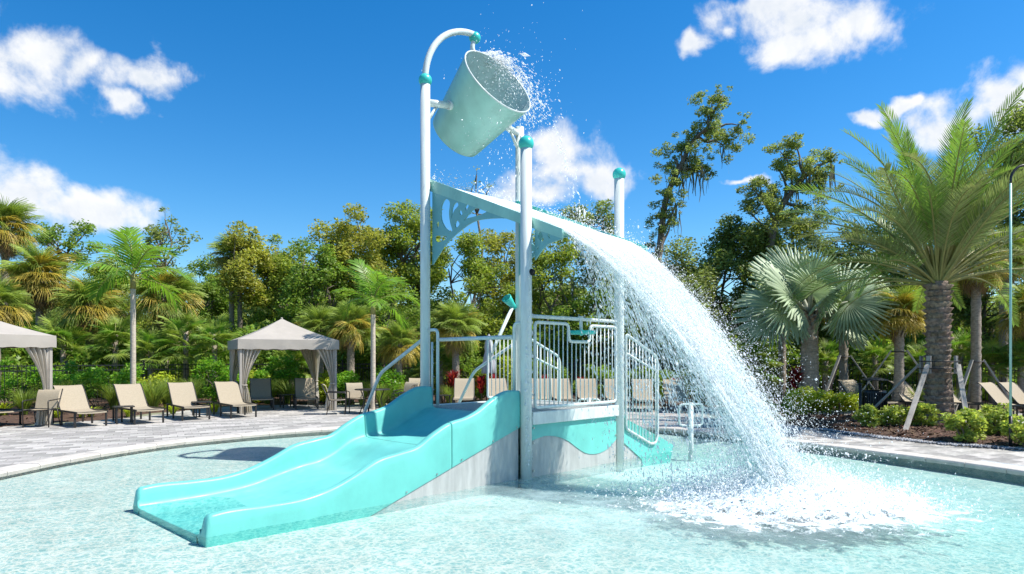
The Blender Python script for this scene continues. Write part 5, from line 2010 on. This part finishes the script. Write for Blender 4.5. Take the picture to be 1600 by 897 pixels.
sabal(1525, 21, 418, 46, 'yellow-tinged cabbage palm right of the date palm trunk', 311, .4, 1.)
sabal(1405, 20.6, 492, 50, 'cabbage palm with a boot-covered neck left of the date palm trunk', 312, .1, .6)
sabal(1318, 23, 468, 44, 'braced cabbage palm half hidden behind the silver fan palm', 313, .1, .7)
sabal(1610, 21.5, 492, 52, 'cabbage palm cut by the frame edge behind the hooked pole', 314, .1, .5)
sabal(1568, 24, 400, 50, 'tall cabbage palm trunk behind the hooked pole', 316, .3, .3)
sabal(1222, 25, 470, 46, 'shaded cabbage palm between falling water and the silver palm', 315, .6, .5)


def palmetto(px, Y, cy, Rpx, label, seed, nf=38):
    r_ = np.random.default_rng(seed)
    X = at(px, Y); zc = max(.35, zat(cy, Y)); sc = Rpx / FPX * Y / 1.12
    root = empty('palmetto', (X, Y, .06), 0, label, 'palmetto', 'palmetto clumps in the undergrowth')
    b = MB()
    b.tube([(0, 0, -.1), (0, .02, zc * .5), (0, 0, zc)], .10, 8); b.build('stem', 'bark_palm', root)
    for k in range(nf):
        q = k / nf
        frond(root, PALM[k % 3], (0, 0, zc - .1 * q - r_.uniform(0, .3) * zc), k * 2.39996, R(78 - 95 * q) + r_.normal(0, .15), sc * r_.uniform(.8, 1.1), r_.normal(0, .3))


for i, (px, Y, cy, r_, lab) in enumerate([
        (25, 26, 545, 46, 'palmetto under the cut-off cabana roof'),
        (98, 26, 525, 50, 'palmetto just right of the cut-off cabana valance'),
        (180, 26.5, 520, 46, 'palmetto left of the first slender palm trunk'),
        (236, 25.6, 545, 44, 'palmetto right of the first slender palm trunk'),
        (290, 26, 520, 50, 'palmetto halfway between the slender palm and the cabana'),
        (335, 25.5, 525, 42, 'palmetto reaching toward the left edge of the cabana roof'),
        (455, 27, 560, 40, 'palmetto seen through the open cabana'),
        (660, 25, 580, 30, 'palmetto behind the tallest white pole'),
        (688, 25.5, 560, 36, 'palmetto behind the entry hoop of the slide'),
        (800, 26, 560, 40, 'palmetto behind the pair of adjoining poles'),
        (1180, 25, 560, 40, 'palmetto behind the falling water'),
        (1290, 24.5, 560, 36, 'palmetto in the shade right of the silver palm trunk'),
        (1368, 24, 555, 36, 'palmetto behind the dark bin'),
        (1440, 22.5, 560, 40, 'palmetto left of the date palm trunk'),
        (1500, 22.5, 545, 44, 'palmetto in the gap right of the date palm trunk'),
        (1550, 22, 560, 42, 'palmetto between the two trunks right of the date palm'),
        (1596, 21.5, 560, 40, 'palmetto at the frame edge behind the loungers')]):
    palmetto(px, Y, cy, r_, lab, 400 + i)


def slender(px, Y, top, Rpx, label, seed, base_y=0.):
    r_ = np.random.default_rng(seed)
    X = at(px, Y); zc = zat(top, Y); sc = Rpx / FPX * Y / 1.75
    root = empty('slender_palm', (X, Y, .06), 0, label, 'palm', 'slender feather palms')
    tr, tip = palm_trunk(root, zc, .085, .075, seed, 'bark_pale', False, 30)
    b = MB(); b.tube([(0, 0, zc - .05), (0, 0, zc + .25), (0, 0, zc + .55)], [.085, .075, .03], 12); b.build('crownshaft', 'petiole', root)
    for k in range(11):
        q = k / 11
        frond(root, ADO[k % 3], (0, 0, zc + .42 - .15 * q), k * 2.39996 + .7 + r_.normal(0, .15), R(86 - 84 * q) + r_.normal(0, .08), sc * r_.uniform(.9, 1.08), r_.normal(0, .2))


slender(208, 21.2, 452, 92, 'slender feather palm standing free behind the second lounger', 501)
slender(583, 22.2, 492, 74, 'slender feather palm right of the cabana beside the dining table', 502)

# silver fan palm
r_ = np.random.default_rng(61)
Y = 21.4; X = at(1265, Y)
root = empty('silver_fan_palm', (X, Y, .1), 0, 'silver-blue fan palm with huge round leaves beside the splash', 'palm')
tr, tip = palm_trunk(root, zat(492, Y) - .1, .28, .25, 61)
bo = boots(tr, tip[2] - .55, tip[2] + .1, .22, 62, 40, 'bark_date', .22, .09); bo['kind'] = 'stuff'
# (azimuth deg from +Y toward -X, pitch, scale)
for k, (az, pi_, sc, rl) in enumerate([(60, 55, 1., -.6), (95, 42, 1., -.9), (110, 12, 1., -.9), (85, -8, .95, -.8), (20, 72, 1., -.2), (-15, 62, 1., .1), (-60, 50, 1., .7), (-95, 30, 1., .9),
                                   (-105, 5, 1., .9), (-80, -14, .95, .8), (0, 40, .9, 0), (140, 50, .75, -.4), (-140, 40, .75, .4), (170, 80, .85, 0), (40, 25, .95, -.5), (-40, 22, .95, .5)]):
    frond(root, BIS[k % 4], (tip[0], tip[1], tip[2] + .05), R(az), R(pi_) + .04, sc * 1.18, rl)

# big date palm
r_ = np.random.default_rng(63)
Y = 16.4; X = at(1466, Y)
DPX, DPY = X, Y
root = empty('date_palm', (X, Y, .12), 0, 'large date palm with ridged trunk and grey wooden braces', 'palm')
Ht = zat(440, Y) - .12
b = MB()
n = 60
b.tube([(0, 0, -.1 + (Ht + .1) * i / (n - 1)) for i in range(n)], [.225 + .02 * math.sin(i * .2) for i in range(n)], 16)
tr = b.build('trunk', 'bark_date', root)
# rows of cut leaf bases, each a wedge standing off the trunk
V, F = [], []
nr = 24
for i in range(nr):
    z = .0 + (Ht - .05) * i / nr
    m_ = 9
    for j in range(m_):
        a = 2 * math.pi * (j + .5 * (i % 2)) / m_ + r_.normal(0, .05)
        up = z > Ht * .78
        ww = .105 * r_.uniform(.85, 1.1); hh = .135 * r_.uniform(.8, 1.2); ou = .085 * r_.uniform(.5, 1.35) * (1.2 if up else 1.)
        ca, sa = math.cos(a), math.sin(a)
        o = len(V)
        for (rr_, s, dz_) in ((.21, -1, -.02), (.21, 1, -.02), (.225 + ou * .6, -.6, hh * .45), (.225 + ou * .6, .6, hh * .45), (.225 + ou, -.45, hh * .75), (.225 + ou, .45, hh * .75), (.215, -.8, hh * .95), (.215, .8, hh * .95)):
            V.append((rr_ * ca - s * ww * sa, rr_ * sa + s * ww * ca, z + dz_ + r_.normal(0, .006)))
        F += [(o, o + 1, o + 3, o + 2), (o + 2, o + 3, o + 5, o + 4), (o + 4, o + 5, o + 7, o + 6), (o, o + 2, o + 4, o + 6), (o + 1, o + 7, o + 5, o + 3)]
o = link('leaf_base', fast('leaf_base', V, F, 'bark_date'), root); o['kind'] = 'stuff'
NFD = 88
for k in range(NFD):
    q = k / NFD
    az = k * 2.39996 + r_.normal(0, .12)
    pit = R(86 - 70 * q) + r_.normal(0, .08)
    if math.cos(az) < -.55 and pit < R(58):
        pit = R(58) + .3 * r_.uniform()
    me = DATE[min(3, int(q * 4))] if k % 5 else DATE[2]
    o = frond(root, me, (.12 * -math.sin(az), .12 * math.cos(az), Ht + .12 - .2 * q), az, pit, r_.uniform(.86, 1.08) * (1.04 - .06 * q), r_.normal(0, .22))
# collar boards, straps and braces
for k in range(4):
    a = R(-150 + 90 * k)
    ca, sa = math.cos(a), math.sin(a)
    b = MB(); b.box((.40 * ca, .40 * sa, 1.45), (.05, .10, .42), a, .006); b.build('collar_board', 'wood_brace', root)
    ends = {0: gnd(1411, 672), 1: gnd(1536, 683)}
    tgt = [(at(1411, 14.9) - X, -1.55), (at(1537, 14.4) - X - .1, -1.7), (1.2, 1.3), (-1.2, 1.3)][k]
    b = MB(); b.beam((.45 * ca, .45 * sa, 1.45), (tgt[0], tgt[1], -.03), .10, .05); b.build('brace', 'wood_brace', root)
for z in (1.36, 1.53):
    b = MB(); b.tube([(.435 * math.cos(t), .435 * math.sin(t), z) for t in np.linspace(0, 2 * np.pi, 25)[:-1]], .012, 6, closed=True); b.build('strap', 'strap', root)


def brace_set(px, Y, z, label, spread=.9, angs=(-2.6, -.5, 1.6)):
    X = at(px, Y)
    t = empty('palm_brace', (X, Y, .06), 0, label, 'brace', 'wooden palm braces')
    for k, a in enumerate(angs):
        b = MB(); b.beam((.2 * math.cos(a), .2 * math.sin(a), z), ((spread + .2) * math.cos(a), (spread + .2) * math.sin(a), 0), .09, .045); b.build('board', 'wood_brace', t)
    b = MB(); b.tube([(.20 * math.cos(t_), .20 * math.sin(t_), z - .05) for t_ in np.linspace(0, 2 * np.pi, 17)[:-1]], .02, 6, closed=True); b.build('strap', 'strap', t)


brace_set(1318, 23, 1.75, 'grey wooden braces around the palm trunk beside the bin', 1.1)
brace_set(1405, 20.6, 1.9, 'grey wooden braces around the palm left of the date palm', 1.2, (-.35, 1.2, 2.6))
brace_set(1525, 21, 1.6, 'grey wooden braces around the yellow-tinged palm', .9, (-2.7, -.35, 1.2))


# ---- shrubs, grasses, red plants
def shrub(x, y, rx, ry, h, mat, label, seed, nl=2600, leaf=.05, z0=.06, name='shrub', cat='shrub', group=None, loose=0., lowc=.1):
    r_ = np.random.default_rng(seed)
    root = empty(name, (x, y, z0), r_.uniform(0, 6) if rx == ry else 0, label, cat, group)
    nc = int(26 + 10 * loose)
    cl = []
    for k in range(nc):
        a = r_.uniform(0, 6.283); q = math.sqrt(r_.uniform(0, 1)) * .85
        zz_ = h * (lowc + (.88 - lowc) * r_.uniform(0, 1) ** .7) * (1 - .35 * q * q)
        cl.append((rx * q * math.cos(a), ry * q * math.sin(a), zz_, r_.uniform(.16, .32) * min(1., h) * (1 - .3 * loose)))
    cl = np.array(cl)
    b = MB()
    for k in range(8):
        c = cl[k * 3 % nc]
        branch(b, (r_.normal(0, .06), r_.normal(0, .06), -.06), c[:3], .018, .006, seed + k, .12, 5, 5)
    b.build('stem', 'bark_grey', root)
    per = nl / sum((c[3] / .5) ** 2 for c in cl)
    V, F = leaf_blobs(cl, per, leaf, seed + 1, -.1, .45, .9)
    V[:, 2] = np.maximum(V[:, 2], .0)
    link('foliage', fast('foliage', V, F, mat), root)


SG = 'rounded shrubs in the bed'
i = 0
for (px, Y, h, rx, mat, lab, kw) in [
        (18, 22.5, 1.75, 1.1, 'leaf_shrub', 'dark green shrub beneath the cut-off cabana roof', {}),
        (100, 23.6, 1.45, .9, 'leaf_shrub', 'green shrub right of the cut-off cabana curtain', {}),
        (152, 22.6, 1.72, 1.5, 'leaf_shrub', 'broad bright green shrub behind the first lounger', dict(nl=5200)),
        (238, 24, 1.2, .9, 'leaf_lime', 'yellow-green shrub right of the first slender palm trunk', {}),
        (345, 24.5, 2.0, .95, 'leaf_shrub', 'tall green shrub against the left side of the cabana', dict(nl=4200)),
        (440, 25.6, 1.9, 1.0, 'leaf_shrub', 'green shrub seen through the open cabana', dict(nl=4200)),
        (405, 25.4, 1.2, .7, 'leaf_lime', 'yellow-green shrub behind the first lounger in the cabana', {}),
        (510, 24.8, 1.2, .7, 'leaf_lime', 'lime shrub showing right of the cabana curtain', {}),
        (545, 24.2, 1.25, .6, 'leaf_shrub', 'upright green shrub behind the dining chairs', {}),
        (607, 23.6, 1.6, .55, 'leaf_shrub', 'upright light green shrub behind the hand rail', {}),
        (800, 25.2, 2.0, .7, 'leaf_lime', 'tall lime shrub behind the near pole', dict(nl=3600)),
        (850, 25.6, 1.9, .9, 'leaf_green', 'green shrub behind the left part of the barred rail', dict(nl=3600)),
        (925, 25.6, 1.7, .9, 'leaf_green', 'green shrub behind the hand wheel and rail', dict(nl=3600)),
        (1020, 25.2, 1.6, .9, 'leaf_green', 'green shrub behind the stair rail', dict(nl=3600)),
        (1100, 23.6, 1.5, 1.0, 'leaf_dark', 'dark shrub behind the falling water', dict(nl=3600)),
        (1175, 23, 1.3, .9, 'leaf_dark', 'dark shrub between the splash and the silver palm', {}),
        (740, 25.8, 2.3, 1.0, 'leaf_green', 'dark green shrub behind the folded umbrella', dict(nl=4400)),
        (660, 25.6, 1.2, .7, 'leaf_green', 'green shrub behind the tallest white pole', {})]:
    shrub(at(px, Y), Y, rx, rx, h, mat, lab, 600 + i, group=SG, **{**dict(nl=2600, leaf=.055), **kw}); i += 1
# clipped hedge and loose shrubs on the island
for (px, py, h, rx, ry, mat, lab, kw) in [
        (1262, 650, .80, .85, .55, 'leaf_lime', 'lime hedge shrub closest to the splash', dict(nl=4200)),
        (1312, 650, .80, .80, .55, 'leaf_lime', 'lime hedge shrub in front of the dark bin', dict(nl=4200)),
        (1222, 658, .6, .6, .5, 'leaf_green', 'wet green shrub partly behind the splash', {}),
        (1362, 670, .55, .34, .3, 'leaf_pale', 'loose pale shrub at the foot of the slim dark post', {}),
        (1396, 670, .62, .34, .3, 'leaf_pale', 'loose pale shrub left of the shaded palm brace', {}),
        (1440, 670, .62, .30, .3, 'leaf_pale', 'loose pale shrub between the shaded brace and the palm trunk', {}),
        (1508, 690, .66, .38, .34, 'leaf_pale', 'loose pale shrub just right of the palm trunk', dict(nl=2600)),
        (1556, 684, .70, .42, .36, 'leaf_pale', 'loose pale shrub right of the sunlit palm brace', dict(nl=2600)),
        (1606, 698, .6, .42, .36, 'leaf_pale', 'loose pale shrub at the frame edge beside the hooked pole', {})]:
    x, y = gnd(px, py, .1)
    shrub(x, y, rx, ry, h, mat, lab, 700 + i, group='shrubs on the mulch island', z0=.12, loose=.0 if mat == 'leaf_lime' else 1., lowc=.08, **{**dict(nl=1900, leaf=.042), **kw}); i += 1


def blades(n, h, spread, seed, wd=.010, stiff=.5):
    r_ = np.random.default_rng(seed)
    V, F = [], []
    for k in range(n):
        a = r_.uniform(0, 6.283); L = h * r_.uniform(.6, 1.15); bend = spread * r_.uniform(.3, 1.2)
        ca, sa = math.cos(a), math.sin(a); r0 = .08 * math.sqrt(r_.uniform())
        o = len(V)
        for i in range(5):
            q = i / 4
            rr_ = r0 + bend * q ** 1.7; z = L * (q - stiff * q ** 3 * .6)
            ww = wd * (1 - .85 * q)
            V += [(rr_ * ca - ww * sa, rr_ * sa + ww * ca, z), (rr_ * ca + ww * sa, rr_ * sa - ww * ca, z)]
        for i in range(4):
            F.append((o + 2 * i, o + 2 * i + 1, o + 2 * i + 3, o + 2 * i + 2))
    return V, F


GR = [fast('blades', *blades(330, 1.0, .55, 800 + k), 'grass_blade') for k in range(3)]
LI = [fast('blades', *blades(90, .45, .35, 810 + k, .022, .7), 'leaf_lime') for k in range(2)]
for k, (px, Y, sc, kind, lab) in enumerate([
        (38, 19.6, 1.0, 0, 'grass tuft behind the armchair at the frame edge'),
        (92, 19.8, 1.15, 0, 'tall grass tuft between the curtain and the first lounger'),
        (112, 21.2, 1.3, 0, 'tall grass tuft behind the back of the first lounger'),
        (178, 21.5, 1.1, 0, 'grass tuft between the first two loungers'),
        (240, 21.0, 1.3, 0, 'tall grass tuft between the second and third loungers'),
        (262, 22.3, 1.3, 0, 'grass tuft behind the third lounger back'),
        (300, 22.4, 1.25, 0, 'grass tuft between the third and fourth loungers'),
        (418, 24.3, 1.2, 0, 'grass tuft behind the loungers inside the cabana'),
        (450, 24.6, 1.1, 0, 'grass tuft between the two loungers inside the cabana'),
        (566, 23.6, 1.15, 0, 'grass tuft left of the second slender palm trunk'),
        (596, 22.8, 1.1, 0, 'grass tuft behind the round dining table'),
        (640, 23.2, 1.1, 0, 'grass tuft left of the tallest white pole'),
        (702, 24.0, .9, 0, 'grass tuft below the upright red plant'),
        (795, 24.0, .9, 0, 'grass tuft behind the near pole'),
        (1475, 21.0, 1.0, 0, 'spiky tuft behind the date palm trunk'),
        (1430, 20.8, 1.0, 0, 'spiky tuft left of the date palm trunk'),
        (1345, 21.2, .9, 0, 'spiky tuft behind the lime hedge'),
        (88, 18.9, .9, 1, 'low lime plant under the curtain hem by the armchair'),
        (128, 19.0, .9, 1, 'low lime plant under the first lounger'),
        (142, 19.3, .9, 1, 'low lime plant behind the first lounger legs'),
        (202, 19.2, .9, 1, 'low lime plant under the second lounger'),
        (270, 20.2, .9, 1, 'low lime plant under the third lounger'),
        (335, 20.6, 1.0, 1, 'low lime plant behind the fourth lounger'),
        (4, 19.4, 1.3, 1, 'lime plant at the frame edge behind the armchair')]):
    t = empty('grass_tuft' if kind == 0 else 'ground_plant', (at(px, Y), Y, .08), k * 1.3, lab, 'grass' if kind == 0 else 'plant', 'ornamental grass tufts' if kind == 0 else 'low lime plants')
    o = link('blades', (GR if kind == 0 else LI)[k % (3 if kind == 0 else 2)], t)
    o.scale = (sc, sc, sc)
TI = [fast('leaves', *blades(46, .62, .30, 820 + k, .045, .55), 'leaf_red') for k in range(2)]
for k, (px, Y, z, sc, lab) in enumerate([(707, 24.3, .78, 1.0, 'upright red-leaved plant framed in the slide entrance'),
                                     (752, 24.0, .72, .8, 'red-leaved plant left of the umbrella pole'),
                                     (772, 23.8, .70, .85, 'dark red plant below the folded umbrella'),
                                     (853, 24.3, .65, .9, 'red plant behind the left bars of the side rail'),
                                     (912, 24.2, .62, .8, 'red plant behind the middle bars of the side rail'),
                                     (1243, 21.5, .9, 1.1, 'red plant beside the silver palm trunk'),
                                     (1052, 23.4, .6, .9, 'red plant behind the spray past the stair rail')]):
    t = empty('red_plant', (at(px, Y), Y, .08), k, lab, 'plant', 'red-leaved plants')
    b = MB(); b.tube([(0, 0, -.05), (.02, 0, z * .6), (0, 0, z)], .015, 6); b.build('stem', 'bark_grey', t)
    for q in range(3):
        o = link('leaves', TI[q % 2], t); o.location = (0, 0, z * (.55 + .22 * q)); o.rotation_euler = (0, 0, q * 2.); o.scale = (sc,) * 3

# ---- undergrowth and a far wood that close the view
n = 95000
xx = rng.uniform(-27, 27, n); yy = 29.6 + rng.uniform(0, 4.5, n) - .016 * xx ** 2
hh = 2.5 + .6 * np.sin(xx * .9) + .5 * np.sin(xx * 2.3 + 1) + .15 * (yy - 29)
zz_ = hh * rng.uniform(0, 1, n) ** .7
V, F = diamonds(np.column_stack([xx, yy, zz_]), rng.normal(0, 1, (n, 3)), rng.normal(0, 1, (n, 3)) + (.2, -.4, .7), .13 * rng.uniform(.5, 1.4, n), .055 * rng.uniform(.6, 1.3, n))
tag(link('undergrowth', fast('undergrowth', V, F, 'leaf_green')), 'dark tangled undergrowth along the edge of the wood', 'undergrowth', kind='stuff')
n = 110000
xx = rng.uniform(-48, 48, n); yy = 41 + rng.uniform(0, 7, n)
hh = 5.6 + 1.1 * np.sin(xx * .33) + .8 * np.sin(xx * .9 + 1) + .5 * np.sin(xx * 2.1)
zz_ = hh * rng.uniform(0, 1, n) ** .75
V, F = diamonds(np.column_stack([xx, yy, zz_]), rng.normal(0, 1, (n, 3)), rng.normal(0, 1, (n, 3)) + (.2, -.4, .7), .24 * rng.uniform(.5, 1.4, n), .11 * rng.uniform(.6, 1.3, n))
tag(link('far_wood', fast('far_wood', V, F, 'leaf_oak')), 'far mass of woodland closing the view behind the trees', 'wood', kind='stuff')
